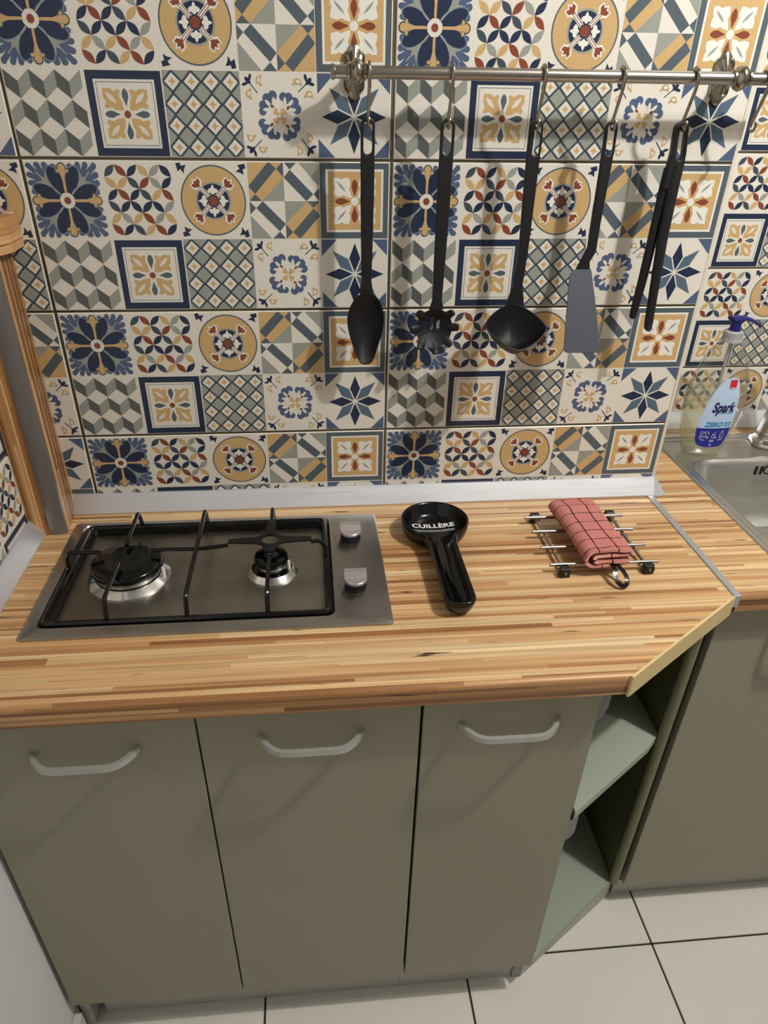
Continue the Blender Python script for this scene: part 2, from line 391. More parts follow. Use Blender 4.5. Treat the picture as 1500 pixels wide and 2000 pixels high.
def p_geo():
    S = []
    def quad(ox, oy, fl, cols):
        base, A, B, Tn, T1, T2, T3 = cols
        f = (lambda p: [(ox+x*.5, oy+y*.5) for x, y in p]) if fl == 0 else None
        g = {0: lambda x, y: (x, y), 1: lambda x, y: (y, 1-x), 2: lambda x, y: (1-x, 1-y), 3: lambda x, y: (1-y, x)}[fl]
        F = lambda p: [(ox+.5*g(x, y)[0], oy+.5*g(x, y)[1]) for x, y in p]
        S.append((base, F(rc(0, 0, 1, 1))))
        S.append((A, F([(.8, .82), (.6, 1), (0, .38), (.18, .18)]))); S.append((B, F([(1, .60), (.8, .82), (.18, .18), (.36, 0)])))
        S.append((Tn, F([(1, .60), (1, 0), (.36, 0)]))); S.append((T1, F([(.8, .82), (1, 1), (1, .60)]))); S.append((T2, F([(0, 0), (.18, .18), (.36, 0)])))
        S.append((T3, F([(.6, 1), (1, 1), (.8, .82)])))
    quad(0, .5, 0, (GO, SL, GO, SG, SL, SL, GO)); quad(.5, 0, 2, (GO, SL, GO, SG, SL, SL, GO))
    quad(.5, .5, 3, (CR, SL, CR, SG, SL, SL, CR)); quad(0, 0, 1, (CR, SL, CR, SG, SL, SL, CR))
    return CR, S
def p_gold():
    S = [(SL, rc(0, 0, 1, 1)), (WH, rc(.09, .09, .91, .91)), (GO, rc(.12, .12, .88, .88))]
    for q in Q4:
        R = lambda p, c: S.append((c, rot(p, q)))
        R([(.46, .54), (.44, .62), (.42, .66), (.44, .72), (.42, .80), (.36, .80), (.31, .78), (.27, .80), (.20, .80), (.20, .73), (.22, .69), (.20, .64), (.20, .58), (.28, .56), (.34, .58), (.38, .56)], WH)
        R(lens((.24, .76), (.38, .62), .017), SG)
        R(drop(.5, .56, pi/2, .22, .045), RU)
    S.append((WH, ell(.5, .5, .055, .055)))
    return CR, S
def p_cubes():
    S = []; r = .13; s = .2033
    for k in range(3):
        yt = .985-k*(r+s)*.985; off = 0 if k % 2 == 0 else -1/6
        for j in range(-1, 4):
            xc = 1/6+j/3+off
            for a, c in ((-1, DK), (1, SG)):
                P = [(xc+a/6, yt), (xc, yt-r), (xc, yt-r-s+.01), (xc+a/6, yt-s+.01)]
                xs = [p[0] for p in P]
                if max(xs) > 1.001 or min(xs) < -.001: continue
                S.append((c, [(.02+.96*x, y) for x, y in P]))
    return CR, S
def p_frame():
    S = [(NV, rc(.03, .015, .985, .985)), (CR, rc(.12, .11, .895, .89)), (SL, rc(.148, .138, .867, .862)), (CR, rc(.156, .146, .859, .854))]
    for q in Q4:
        R = lambda p, c: S.append((c, rot(p, q)))
        R([(.46, .54), (.45, .64), (.42, .69), (.44, .77), (.40, .78), (.36, .755), (.32, .79), (.22, .79), (.215, .69), (.245, .64), (.22, .60), (.23, .56), (.31, .58), (.36, .55)], GO)
        R(lens((.25, .75), (.38, .62), .028), CR); R(drop(.5, .59, pi/2, .20, .042), SL)
    S.append((RU, ell(.5, .5, .045, .045)))
    return CR, S
def p_lattice():
    S = [(SG, rc(.01, .01, .99, .99))]
    def dia(x, y, r, c, k=1.0): S.append((c, [(x, y-r*k), (x+r, y), (x, y+r*k), (x-r, y)]))
    import itertools
    for i, j in itertools.product(range(5), range(5)):
        x, y = .25*i, .25*j
        dia(x, y, .150, DS); dia(x, y, .112, SG)
    for i, j in itertools.product(range(4), range(4)):
        x, y = .125+.25*i, .125+.25*j
        dia(x, y, .098, CR)
        for q in range(4):
            a = q*pi/2; S.append((GO, [(x+.052*cos(a), y+.052*sin(a)), (x+.024*cos(a+pi/4), y+.024*sin(a+pi/4)), (x, y), (x+.024*cos(a-pi/4), y+.024*sin(a-pi/4))]))
    return CR, S
def p_quatre():
    S = []
    for q in Q4:
        R = lambda p, c: S.append((c, rot(p, q)))
        for x, y, r in ((.415, .735, .058), (.335, .705, .056), (.285, .625, .056), (.275, .555, .050), (.36, .64, .085)): R(ell(x, y, r, r), BL)
        R(ell(.425, .665, .022, .055, 0), CR); R(ell(.350, .648, .052, .021, radians(135)), CR); R(ell(.335, .575, .055, .021, 0), CR); R(ell(.41, .59, .055, .055), CR)
        R(lens((.375, .635), (.43, .595), .018), RU); R(ell(.445, .565, .034, .022, .8), GO); R(ell(.47, .53, .022, .026), GO); R(ell(.43, .535, .020, .014), GO)
        R = lambda p, c: S.append((c, rot(p, q)))
        R(ln((.11, .89), (.22, .76), .012), NV); R(ell(.10, .90, .05, .026, radians(135)), NV); R(ell(.13, .935, .042, .018, radians(75)), NV); R(ell(.06, .86, .042, .018, radians(15)), NV)
        for x, y in ((.24, .90), (.10, .75)):
            R(ell(x, y, .036, .045), GO); R(ell(x+.006, y+.006, .02, .026), CR); R(ell(x+.028, y+.045, .02, .014), GO); R(ell(x+.03, y-.05, .018, .014), GO)
    return CR, S
def p_star():
    S = []
    for i in range(8):
        a = pi/4*i; L_ = .44 if i % 2 == 0 else .47
        P = [(.5+.03*cos(a), .5+.03*sin(a)), (.5+.24*cos(a-pi/8.9), .5+.24*sin(a-pi/8.9)), (.5+L_*cos(a), .5+L_*sin(a)), (.5+.24*cos(a+pi/8.9), .5+.24*sin(a+pi/8.9))]
        S.append((NV if i % 2 == 0 else lin((86, 106, 124)), P))
    for q in Q4: S.append((BL, rot([(.01, .99), (.01, .76), (.24, .99)], q)))
    return CR, S
PAT = dict(fl=p_flower(), pe=p_petals(), ri=p_ring(), ge=p_geo(), go=p_gold(), cu=p_cubes(), fr=p_frame(), la=p_lattice(), qu=p_quatre(), st=p_star())
ROWS = (('fl', 'pe', 'ri', 'ge', 'go'), ('cu', 'fr', 'la', 'qu', 'st'))

def clip(pts, x0, x1, y0, y1):
    for ax, v, s in ((0, x0, 1), (0, x1, -1), (1, y0, 1), (1, y1, -1)):
        out = []; n = len(pts)
        for i in range(n):
            a, b = pts[i], pts[(i+1) % n]; da, db = (a[ax]-v)*s, (b[ax]-v)*s
            if da >= 0: out.append(a)
            if (da >= 0) != (db >= 0):
                t = da/(da-db); out.append((a[0]+(b[0]-a[0])*t, a[1]+(b[1]-a[1])*t))
        pts = out
        if len(pts) < 3: return []
    return pts
def tile_mesh(name, cells, wd, ht, x_off=0, TH=.006, key={}):
    """a tile slab standing in XZ, front face at y=0 facing -Y, lower left corner at the origin.
    cells: list of (pattern, cx, cz, size_x, size_z) lower left corners in tile coordinates"""
    b = MB(); bev = .0012
    b.prism([(0, 0), (wd, 0), (wd, ht), (0, ht)], -TH, 0, col=CR, M=Matrix(((1, 0, 0, 0), (0, 0, -1, 0), (0, 1, 0, 0), (0, 0, 0, 1))), bev=bev, seg=1)
    for pt, cx, cz, sx, sz in cells:
        bg, S = PAT[pt]
        lay = 0
        for c, poly in S:
            lay += 1
            P = [(cx+x*sx, cz+y*sz) for x, y in clip(poly, 0.004, .996, 0.004, .996)]
            if len(P) < 3: continue
            P = clip(P, bev+.0002, wd-bev-.0002, bev+.0002, ht-bev-.0002)
            if len(P) < 3: continue
            yy = -.00004 - lay*.0000045
            area = sum(P[i][0]*P[(i+1) % len(P)][1]-P[(i+1) % len(P)][0]*P[i][1] for i in range(len(P)))
            if abs(area) < 1e-9: continue
            if area < 0: P = P[::-1]
            b.add([(x, yy, z) for x, z in P], [tuple(range(len(P)))], col=c)
    me_o = b.build(name, M['ceramic'])
    return me_o

HW, HT, GX, GZ = .4980, .1990, .0045, .0036
PX, PZ = .50225, .2026
Z3 = .1385
full_cells = [(ROWS[r][i], i*HW/5, (1-r)*HT/2, HW/5, HT/2) for r in range(2) for i in range(5)]
proto_tile = tile_mesh('tile', full_cells, HW, HT)
def tile_copy(parent, loc, rz=0, first=[True]):
    if first[0]: o = proto_tile; first[0] = False
    else:
        o = proto_tile.copy(); C.objects.link(o)
    o.parent = parent; o.location = loc; o.rotation_euler = (0, 0, rz); o.scale = (1, 1, 1)
    return o

# ---------------------------------------------------------------- walls
FZ = -.87
wall_back = struct(MB().box((-.11, .0022, FZ), (1.0035, .36, 1.6)).build('wall_back', M['grout']))
for r in range(-1, 5):
    z = Z3 + r*PZ + GZ/2
    for c in range(2):
        j = random.uniform(-.0006, .0006)
        zz = z; 
        o = tile_copy(wall_back, (c*PX+GX/2+j, 0, zz))
        if r == -1: o.scale = (1, 1, .960+.02*c); o.location.z += HT*(.04-.02*c)
left_cells = {0: ('ge', 'qu'), 1: ('ri', 'la'), 2: ('go', 'st'), 3: ('go', 'st'), 4: ('go', 'st')}
for r in range(-1, 5):
    if r == -1: cs = ('st', 'go')
    else: cs = left_cells[r]
    wd = .084
    o = tile_mesh('tile', [(cs[0], wd-.0996, HT/2, .0996, HT/2), (cs[1], wd-.0996, 0, .0996, HT/2)], wd, HT)
    o.parent = wall_back; o.location = (-GX/2-wd, 0, Z3+r*PZ+GZ/2)
    if r == -1: o.scale = (1, 1, .96); o.location.z += HT*.04
SY = .2937
wall_recess = struct(MB().box((1.0035, SY+.0022, FZ), (2.6, SY+.06, 1.6)).build('wall_recess', M['grout']))
for r in range(-1, 5):
    for c in range(0, 2):
        tile_copy(wall_recess, (1.0765+c*PX, SY, Z3-.002+r*PZ+GZ/2))
# edge of the main wall block: side cladding strip
MB().box((1.0015, -.0005, .0), (1.0065, SY, 1.3)).build('edge_tile', mat('edge_cream', (214, 208, 194), .4, noise=.05), parent=wall_back)
wall_left = struct(MB().box((-.20, -2.2, FZ), (-.0950, .06, 1.6)).build('wall_left', M['plaster']))
wl_grout = MB().box((-.0950, -.47, 0), (-.0912, .0, 1.2)).build('grout_bed', M['grout'], parent=wall_left)
for r in range(-1, 3):
    for c in range(1):
        o = tile_copy(wall_left, (-.0872, -.2700+c*PX-.0, .149+r*PZ+GZ/2), rz=0)
        o.location = (-.0872, -.285, .1460+(r)*PZ+GZ/2)
        # the left wall faces +X: the tile's own x axis runs towards the back wall
        o.rotation_euler = (0, 0, pi/2)
# left wall run is cut by the back wall, so those tiles are their own shorter pieces
for o in [c for c in wall_left.children if c.name.startswith('tile')]:
    bpy.data.objects.remove(o)
cut = tile_mesh('tile', [(ROWS[r_][i], i*.0996, (1-r_)*HT/2, .0996, HT/2) for r_ in range(2) for i in range(3)], .283, HT)
for r in range(-1, 3):
    o = cut if r == -1 else cut.copy()
    if r != -1: C.objects.link(o)
    o.parent = wall_left; o.location = (-.0872, -.2865, .1500+r*PZ+GZ/2); o.rotation_euler = (0, 0, pi/2)
for r in range(-1, 3):
    o = tile_mesh('tile', [(ROWS[q][4], .17-.0996, (1-q)*HT/2, .0996, HT/2) for q in range(2)], .17, HT)
    o.parent = wall_left; o.location = (-.0872, -.2865-.1745, .1500+r*PZ+GZ/2); o.rotation_euler = (0, 0, pi/2)

# floor: ceramic tiles, 400 mm
floor = struct(MB().box((-.2, -2.2, FZ-.05), (2.6, .36, FZ-.003)).build('floor', M['grout_floor']))
ft = MB().box((0, 0, -.008), (.3965, .3965, 0), bev=.0012, seg=1); f0 = None
for i in range(-2, 5):
    for j in range(-4, 2):
        x = .2457+i*.4004+.002; y = -.382+j*.4004+.002
        if x > 1.9 or x < -.6: continue
        if f0 is None: o = ft.build('tile', M['floor_tile']); f0 = o
        else: o = f0.copy(); C.objects.link(o)
        o.parent = floor; o.location = (x, y, FZ)
ceiling = struct(MB().box((-.2, -2.2, 1.6), (2.6, .36, 1.65)).build('ceiling', M['ceiling']))
wall_right = struct(MB().box((2.6, -2.2, FZ), (2.7, .36, 1.6)).build('wall_right', M['ceiling']))
wall_front = struct(MB().box((-.2, -2.3, FZ), (2.7, -2.2, 1.6)).build('wall_front', M['ceiling']))
baseboard_left = struct(MB().box((-.0950, -2.2, FZ+.0005), (-.0800, -.448, FZ+.072), bev=.003).build('baseboard_left', M['skirting']))

# ---------------------------------------------------------------- worktops
TH = .0335
def top_prism(pts_xy, z1=0.0, z0=-TH):
    return MB().prism(pts_xy, z0, z1)
def worktop_mesh(x0, x1, yb, yf, right_cut=None, hole=None):
    """profiled slab: straight extrusion along X with a rounded front edge"""
    pass
wt = thing('worktop', 'lamella wood worktop carrying the hob, with a cut-off front right corner', 'worktop', (0, 0, 0))
# section (y,z) with post-formed front edge
R_ = .0075
def section(yf):
    a = [(-.0005, -TH), (-.0005, 0)]
    a += [(yf+R_-R_*sin(t), -R_+R_*cos(t)) for t in [pi/2*i/6 for i in range(7)]]
    a += [(yf+.003, -TH), ]
    return a
yf = -.4765
sec = section(yf)
def xr(y):   # right edge: straight joint, then the cut corner
    if y >= -.3245: return .9912
    return .9912 + (y+.3245)*(.9912-.7716)/(.4765-.3245)
b = MB()
# top with the diagonal: body polygon plus profiled nose
body = [(-.0868, 0), (.9912, 0), (.9912, -.3245), (xr(-.4690), -.4690), (-.0868, -.4690)]
hole = (-.020, -.340, .470, -.070)
def slab_with_hole(b, outer, hole, z0, z1):
    bm = bmesh.new()
    hx0, hy0, hx1, hy1 = hole
    for z, flip in ((z1, False), (z0, True)):
        fs = [[(-.0868, 0), (-.0868, -.4690), (hx0, -.4690), (hx0, 0)],
              [(hx0, 0), (hx0, hy1), (hx1, hy1), (hx1, 0)],
              [(hx0, hy0), (hx0, -.4690), (hx1, -.4690), (hx1, hy0)],
              [(hx1, 0), (hx1, -.4690), (xr(-.4690), -.4690), (.9912, -.3245), (.9912, 0)]]
        for f in fs:
            if flip: f = f[::-1]
            b.add([(x, y, z) for x, y in f], [tuple(range(len(f)))])
    def wall(p, q): b.add([(*p, z0), (*q, z0), (*q, z1), (*p, z1)], [(0, 1, 2, 3)])
    for p, q in zip(outer, outer[1:]+outer[:1]): wall(q, p)
    for p, q in (((hx0, hy0), (hx0, hy1)), ((hx0, hy1), (hx1, hy1)), ((hx1, hy1), (hx1, hy0)), ((hx1, hy0), (hx0, hy0))): wall(q, p)
    bm.free()
slab_with_hole(b, body, hole, -TH, 0)
# rounded nose
nose = [(-.4690, 0)] + [(yf+R_-R_*sin(t), -R_+R_*cos(t)) for t in [pi/2*i/7 for i in range(1, 8)]] + [(yf, -R_-.0008), (yf, -TH+.003), (yf, -TH+.002), (yf+.002, -TH), (-.4690, -TH)]
L_ = [(-.0868, y, z) for y, z in nose]; Rr = [(xr(y), y, z) for y, z in nose]
b.build('slab', M['wood'], wt)
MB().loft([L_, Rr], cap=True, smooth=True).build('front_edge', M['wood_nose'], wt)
# edge band on the cut corner
A = Vector((.7716-.0, -.4765, 0)); B = Vector((.9912, -.3245, 0)); d = (B-A).normalized(); n = Vector((d.y, -d.x, 0))
q = MB().prism([tuple((A)[:2]), tuple((A+n*.0035)[:2]), tuple((B+n*.0035+d*.002)[:2]), tuple((B+d*.001)[:2])], -TH-.001, .0004)
plabel(q.build('edge_band', M['wood_edge'], wt), 'pale maple edge band on the cut corner')

wt2 = thing('sink_worktop', 'lamella wood worktop under the steel sink, set further back', 'worktop', (1.0035, 0, 0))
SYF = -.3215
sx0, sy0, sx1, sy1 = 1.118, -.236, 1.80, .232
b = MB()
for z, fl in ((0, False), (-TH, True)):
    for f in ([(1.0035, SY), (1.0035, SYF+R_), (sx0, SYF+R_), (sx0, SY)], [(sx0, SY), (sx0, sy1), (2.2, sy1), (2.2, SY)], [(sx0, sy0), (sx0, SYF+R_), (2.2, SYF+R_), (2.2, sy0)], [(sx1, sy1), (sx1, sy0), (2.2, sy0), (2.2, sy1)]):
        if fl: f = f[::-1]
        b.add([(x, y, z) for x, y in f], [(0, 1, 2, 3)])
for p, q in (((sx0, sy0), (sx0, sy1)), ((sx0, sy1), (sx1, sy1)), ((sx1, sy1), (sx1, sy0)), ((sx1, sy0), (sx0, sy0)), ((1.0035, SYF+R_), (1.0035, SY))):
    b.add([(*p, -TH), (*q, -TH), (*q, 0), (*p, 0)], [(0, 1, 2, 3)])
nose2 = [(SYF+R_, 0)] + [(SYF+R_-R_*sin(t), -R_+R_*cos(t)) for t in [pi/2*i/7 for i in range(1, 8)]] + [(SYF, -R_-.0008), (SYF, -TH+.003), (SYF, -TH+.002), (SYF+.002, -TH), (SYF+R_, -TH)]
o = b.build('slab', M['wood'], None); o.parent = wt2; o.matrix_parent_inverse = Matrix.Translation((-1.0035, 0, 0))
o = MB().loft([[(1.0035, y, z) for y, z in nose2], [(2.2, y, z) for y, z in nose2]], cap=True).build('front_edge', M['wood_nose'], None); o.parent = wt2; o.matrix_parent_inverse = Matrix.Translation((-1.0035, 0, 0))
joint = tag(MB().box((.9918, -.3262, -.020), (1.0032, -.0195, .0022), bev=.0008, seg=1).build('joint_strip', M['alu_strip']), 'aluminium joint strip between the two worktops', 'strip')

# aluminium upstands along the walls (triangular section, turned at the corner)
def upstand(name, p0, p1, nrm, h=.0325, dp=.0195):
    p0 = Vector(p0); p1 = Vector(p1); nrm = Vector(nrm)
    prof = [(0.0, 0.0004), (dp, .0004), (dp, .003), (.003, h), (0, h)]
    b = MB(); b.loft([[tuple(p0+nrm*a+Vector((0, 0, z))) for a, z in prof], [tuple(p1+nrm*a+Vector((0, 0, z))) for a, z in prof]], cap=True, smooth=False)
    return struct(b.build(name, M['alu'], merge=True))
trim_1 = upstand('trim_1', (-.0440, -.0003, 0), (1.0045, -.0003, 0), (0, -1, 0))
upstand('trim_2', (-.0865, -.0810, 0), (-.0865, -.4740, 0), (1, 0, 0))
upstand('trim_3', (1.0300, SY-.0003, 0), (2.2, SY-.0003, 0), (0, -1, 0), h=.036)
b = MB()   # moulded corner cap
vs = [(1.0047, -.0205, .0005), (1.0290, -.0150, .0005), (1.0300, .004, .0005), (1.0068, .004, .0005), (1.0047, -.0005, .034), (1.0075, -.0005, .034), (1.0068, .004, .034), (1.0160, -.0195, .0005)]
b.add(vs, [(0, 7, 5, 4), (7, 1, 5), (1, 2, 5), (2, 6, 5), (0, 4, 6, 3), (0, 3, 2, 1, 7), (4, 5, 6)])
b.build('corner_cap', M['white_cap'], parent=trim_1, merge=True)

# ---------------------------------------------------------------- corner post at the left
post = thing('corner_post', 'wooden corner boxing post with a grey profile, left of the hob', 'post', (-.07, -.04, 0))
PH = .4340
def post_part(name, pts, m_, z0=.0005, z1=PH):
    o = MB().prism(pts, z0, z1).build(name, m_, None); o.parent = post; o.matrix_parent_inverse = Matrix.Translation((.07, .04, 0)); return o
post_part('wood_panel', [(-.0866, -.0895), (-.0602, -.0800), (-.0602, -.0700), (-.0866, -.0700)], M['wood_post'])
post_part('wood_panel', [(-.0602, -.0700), (-.0345, -.0700), (-.0400, -.0004), (-.0602, -.0004)], M['wood_post'])
arc = [(-.0600+.0255*i/8, -.0800-.0035*sin(pi*i/8)+.0035*i/8) for i in range(9)]
plabel(post_part('metal_profile', arc+[(-.0345, -.0702), (-.0600, -.0702)], M['alu_dark']), 'grey rounded metal profile')
cap = MB().prism([(-.0865, -.1500), (-.0500, -.1400), (-.0180, -.0530), (-.0200, -.0005), (-.0865, -.0005)], PH+.0003, PH+.0420, bev=.0015).build('post_cap', M['wood_cap'], None)
cap.parent = post; cap.matrix_parent_inverse = Matrix.Translation((.07, .04, 0))

# ---------------------------------------------------------------- base cabinets
def cab_handle(x, z, w_=.134, y=-.4565, parent=None):
    pts = [(-w_/2, 0, 0), (-w_/2+.005, -.010, 0), (-w_/2+.014, -.021, 0), (-w_/2+.024, -.028, 0), (-w_/2+.036, -.030, 0),
           (0, -.0300, 0), (w_/2-.036, -.030, 0), (w_/2-.024, -.028, 0), (w_/2-.014, -.021, 0), (w_/2-.005, -.010, 0), (w_/2, 0, 0)]
    pts = smoothp([(px_, py_, pz_*.8) for px_, py_, pz_ in pts], 1)
    b = MB(); rings = []
    for i, p in enumerate(pts):
        p = Vector(p); t = (Vector(pts[min(i+1, len(pts)-1)])-Vector(pts[max(i-1, 0)])).normalized()
        side = Vector((0, 0, 1)); side = (side-t*side.dot(t)).normalized(); nn = t.cross(side)
        rings.append([tuple(p+side*a+nn*c) for a, c in ((-.0045, -.0022), (-.0030, -.0036), (.0030, -.0036), (.0045, -.0022), (.0045, .0034), (-.0045, .0034))])
    b.loft(rings, cap=True, smooth=False)
    o = b.build('handle', M['handle'], parent, merge=True); o.location = (x, y, z)
    return o
DZ0, DZ1 = -.7560, -.0360
DY = -.4565
def door(parent, off, x0, x1, y, hx=None, hz=-.088, z0=DZ0, z1=DZ1):
    o = MB().box((x0, y, z0), (x1, y+.017, z1), bev=.0009, seg=1).build('door', M['cabinet'], None)
    o.parent = parent; o.location = -Vector(off)
    if hx is not None: cab_handle(hx, hz, y=y-.0002, parent=o)
    return o
c1 = thing('base_cabinet', 'olive base cabinet with two doors under the hob', 'cabinet', (.2, -.2, FZ))
def bx(parent, off, name, a, b_, m_, bev=0):
    o = MB().box(a, b_, bev=bev, seg=1).build(name, m_, None); o.parent = parent; o.location = -Vector(off); return o
off = (.2, -.2, FZ)
bx(c1, off, 'carcass', (-.0855, -.4385, -.7575), (.5075, -.0005, -.0345), M['inside'])
door(c1, off, -.0868, .2140, DY, .0700, hz=-.1000); door(c1, off, .2165, .5070, DY, .3625, hz=-.0930)
bx(c1, off, 'plinth', (-.0550, -.4190, FZ+.0006), (.5075, -.4030, -.7577), M['plinth'])
bx(c1, off, 'side_foot', (-.0868, -.4385, FZ+.0006), (-.0700, -.2000, -.7577), M['plinth'])
c2 = thing('base_cabinet', 'narrow olive single-door base cabinet right of the hob', 'cabinet', (.63, -.2, FZ))
off2 = (.63, -.2, FZ)
bx(c2, off2, 'carcass', (.5120, -.4385, -.7575), (.7510, -.0005, -.0345), M['inside'])
door(c2, off2, .5112, .7520, DY, .6295, hz=-.0915)
bx(c2, off2, 'plinth', (.5082, -.4190, FZ+.0006), (.7340, -.4030, -.7577), M['plinth'])
bx(c2, off2, 'plinth_end', (.7348, -.4230, FZ+.0006), (.7520, -.3900, -.7577), M['rib'])

# corner unit with open shelves
cu_ = thing('corner_shelf_unit', 'open angled shelf unit in olive board between the cabinets', 'shelf unit', (.87, -.2, FZ))
off3 = (.87, -.2, FZ)
def pr(parent, off, name, pts, z0, z1, m_, bev=0):
    o = MB().prism(pts, z0, z1, bev=bev, seg=1).build(name, m_, None); o.parent = parent; o.location = -Vector(off); return o
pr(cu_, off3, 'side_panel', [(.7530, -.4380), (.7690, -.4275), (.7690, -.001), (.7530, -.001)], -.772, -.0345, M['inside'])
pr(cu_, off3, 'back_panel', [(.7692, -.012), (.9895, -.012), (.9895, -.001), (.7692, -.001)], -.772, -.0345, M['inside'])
sh = pr(cu_, off3, 'shelf', [(.7692, -.4365), (.9430, -.3170), (.9720, -.2900), (.9720, -.0125), (.7692, -.0125)], -.3480, -.3300, M['shelf'], bev=.001)
pr(cu_, off3, 'shelf', [(.7532, -.4440), (.9960, -.2790), (.9960, -.0125), (.7532, -.0125)], -.7890, -.7722, M['shelf'], bev=.001)
# batten at the right edge of the opening, standing on the lower shelf
b = MB(); rr = [(.9755+.0095*cos(a), -.2980+.0095*sin(a)) for a in [pi/8*i for i in range(16)]]
b.prism(rr, -.7718, -.0345)
for i in range(len(b.sm)): b.sm[i] = True
o = b.build('round_batten', M['cabinet_edge'], None, angle=50); o.parent = cu_; o.location = -Vector(off3)
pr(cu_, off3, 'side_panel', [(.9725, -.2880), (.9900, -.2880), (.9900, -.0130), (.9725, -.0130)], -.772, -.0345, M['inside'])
# ribbed edging pieces on the left side panel
for z0, z1, dx in ((-.1400, -.0350, .0), (-.4150, -.3485, .0)):
    ring = []; N_ = 14
    top = [(.7540+.0270*i/N_, -.4400-.0012*(i % 2)+.0110*i/N_) for i in range(N_+1)]
    b = MB(); rows = []
    for k in range(7):
        t = k/6; z = z1+(z0-z1)*t; w_ = 1 if t < .6 else math.sqrt(max(0.02, 1-((t-.6)/.4)**2))
        rows.append([(.7540+(x-.7540)*w_, y, z) for x, y in top])
    b.loft(rows, cap=False, smooth=False, closed=False)
    b.loft([[(x, y+.004, z) for x, y, z in r_] for r_ in rows][::-1], cap=False, smooth=False, closed=False)
    o = b.build('ribbed_edging', M['rib'], None); o.parent = cu_; o.location = -Vector(off3); plabel(o, 'pale grey ribbed edging')
dv = Vector((.9960-.7640, -.2700+.4205, 0)).normalized(); dn = Vector((dv.y, -dv.x, 0))
P0 = Vector((.7525, -.4235, 0)); P1 = Vector((.9900, -.2750, 0))
pr(cu_, off3, 'plinth', [tuple(P0[:2]), tuple(P1[:2]), tuple((P1-dn*.014)[:2]), (.7525, -.4070)], FZ+.0006, -.7892, M['plinth'])

# sink cabinet
c3 = thing('sink_cabinet', 'olive cabinet under the sink, set back on the right', 'cabinet', (1.3, .0, FZ))
off4 = (1.3, 0, FZ)
bx(c3, off4, 'carcass', (1.0000, -.2830, -.7980), (1.0160, .2900, -.0345), M['inside'])
bx(c3, off4, 'carcass', (1.0160, .2700, -.7980), (1.6300, .2900, -.0345), M['inside'])
bx(c3, off4, 'carcass', (1.0160, -.2830, -.7980), (1.6300, .2690, -.7800), M['inside'])
door(c3, off4, .9995, 1.5950, -.3010, 1.165, hz=-.092, z0=-.7840)
bx(c3, off4, 'plinth', (1.0010, -.2690, FZ+.0006), (1.6300, -.2550, -.7985), M['plinth'])

# ---------------------------------------------------------------- gas hob
hob = thing('gas_hob', 'stainless steel two-burner gas hob with black pan support, set in the worktop', 'hob', (.228, -.202, .0))
HX0, HX1, HY0, HY1 = -.0250, .4815, -.3530, -.0520
WX0, WX1, WY0, WY1 = -.0060, .4000, -.3320, -.0640
hoff = -Vector((.228, -.202, 0))
def hp(o): o.parent = hob; o.location = hoff; return o
def ring_loft(b, A_, B_): b.loft([A_, B_], cap=False, smooth=True)
ou = rrect(HX0, HY0, HX1, HY1, .006); n_ = len(ou)
def at(pts, z): return [(x, y, z) for x, y in pts]
b = MB()
inn = rrect(WX0, WY0, WX1, WY1, .010)
lev = [at(ou, .0004), at(rrect(HX0+.0005, HY0+.0005, HX1-.0005, HY1-.0005, .006), .0030), at(rrect(HX0+.003, HY0+.003, HX1-.003, HY1-.003, .006), .0042),
       at(rrect(WX0-.004, WY0-.004, WX1+.004, WY1+.004, .012), .0042), at(rrect(WX0-.001, WY0-.001, WX1+.001, WY1+.001, .011), .0052), at(inn, .0040),
       at(rrect(WX0+.006, WY0+.006, WX1-.006, WY1-.006, .009), -.0045), at(rrect(WX0+.012, WY0+.012, WX1-.012, WY1-.012, .009), -.0055)]
b.loft(lev, cap=False, smooth=True); b.add(lev[-1], [tuple(range(n_))])
b.mi = [1 if i < 5*n_ else 0 for i in range(len(b.f))]
hp(b.build('hob_plate', [M['steel'], M['steel_rim']], angle=25))
WZ = -.0055; BY = -.2050
def burner(x, rr_, rc_, big):
    b = MB(); b.lathe([(rr_, WZ), (rr_, WZ+.0022), (rr_*.975, WZ+.0034), (rr_*.815, WZ+.0100), (rr_*.79, WZ+.0100), (rr_*.775, WZ+.003)], 48)
    o = b.build('burner_ring', M['burner_alu'], angle=30); o.parent = hob; o.location = Vector((x, BY, 0))+hoff
    b = MB(); b.lathe([(rc_*1.0, WZ+.0115), (rc_*1.0, WZ+.019), (rc_*.92, WZ+.021)], 48)
    q = MB().lathe([(rr_*.772, WZ+.0030), (rr_*.77, WZ+.0050), (rc_*.97, WZ+.0070), (rc_*.98, WZ+.0114), (0, WZ+.0115)], 40).build('burner_base', M['enamel']); q.parent = o
    for k in range(36 if big else 20):
        a = 2*pi*k/(36 if big else 20)
        b.box((rc_*.985, -.0010, WZ+.0125), (rc_*1.012, .0010, WZ+.0185), M=Matrix.Rotation(a, 4, 'Z'))
    p = b.build('burner_head', M['burner_alu']); p.parent = o
    b = MB(); b.lathe([(rc_*1.06, WZ+.0195), (rc_*1.11, WZ+.0225), (rc_*1.10, WZ+.0290), (rc_*1.02, WZ+.0320), (rc_*.6, WZ+.0325), (0, WZ+.0325)], 48)
    p = b.build('burner_cap', M['enamel'], angle=50); p.parent = o
    b = MB(); b.lathe([(.0028, WZ), (.0028, WZ+.02), (.0018, WZ+.023)], 10, M=T(rc_*1.12, -rc_*.2, 0)); p = b.build('spark_pin', M['white_print']); p.parent = o
    return o
burner(.0920, .0610, .0480, True); burner(.3080, .0395, .0235, False)
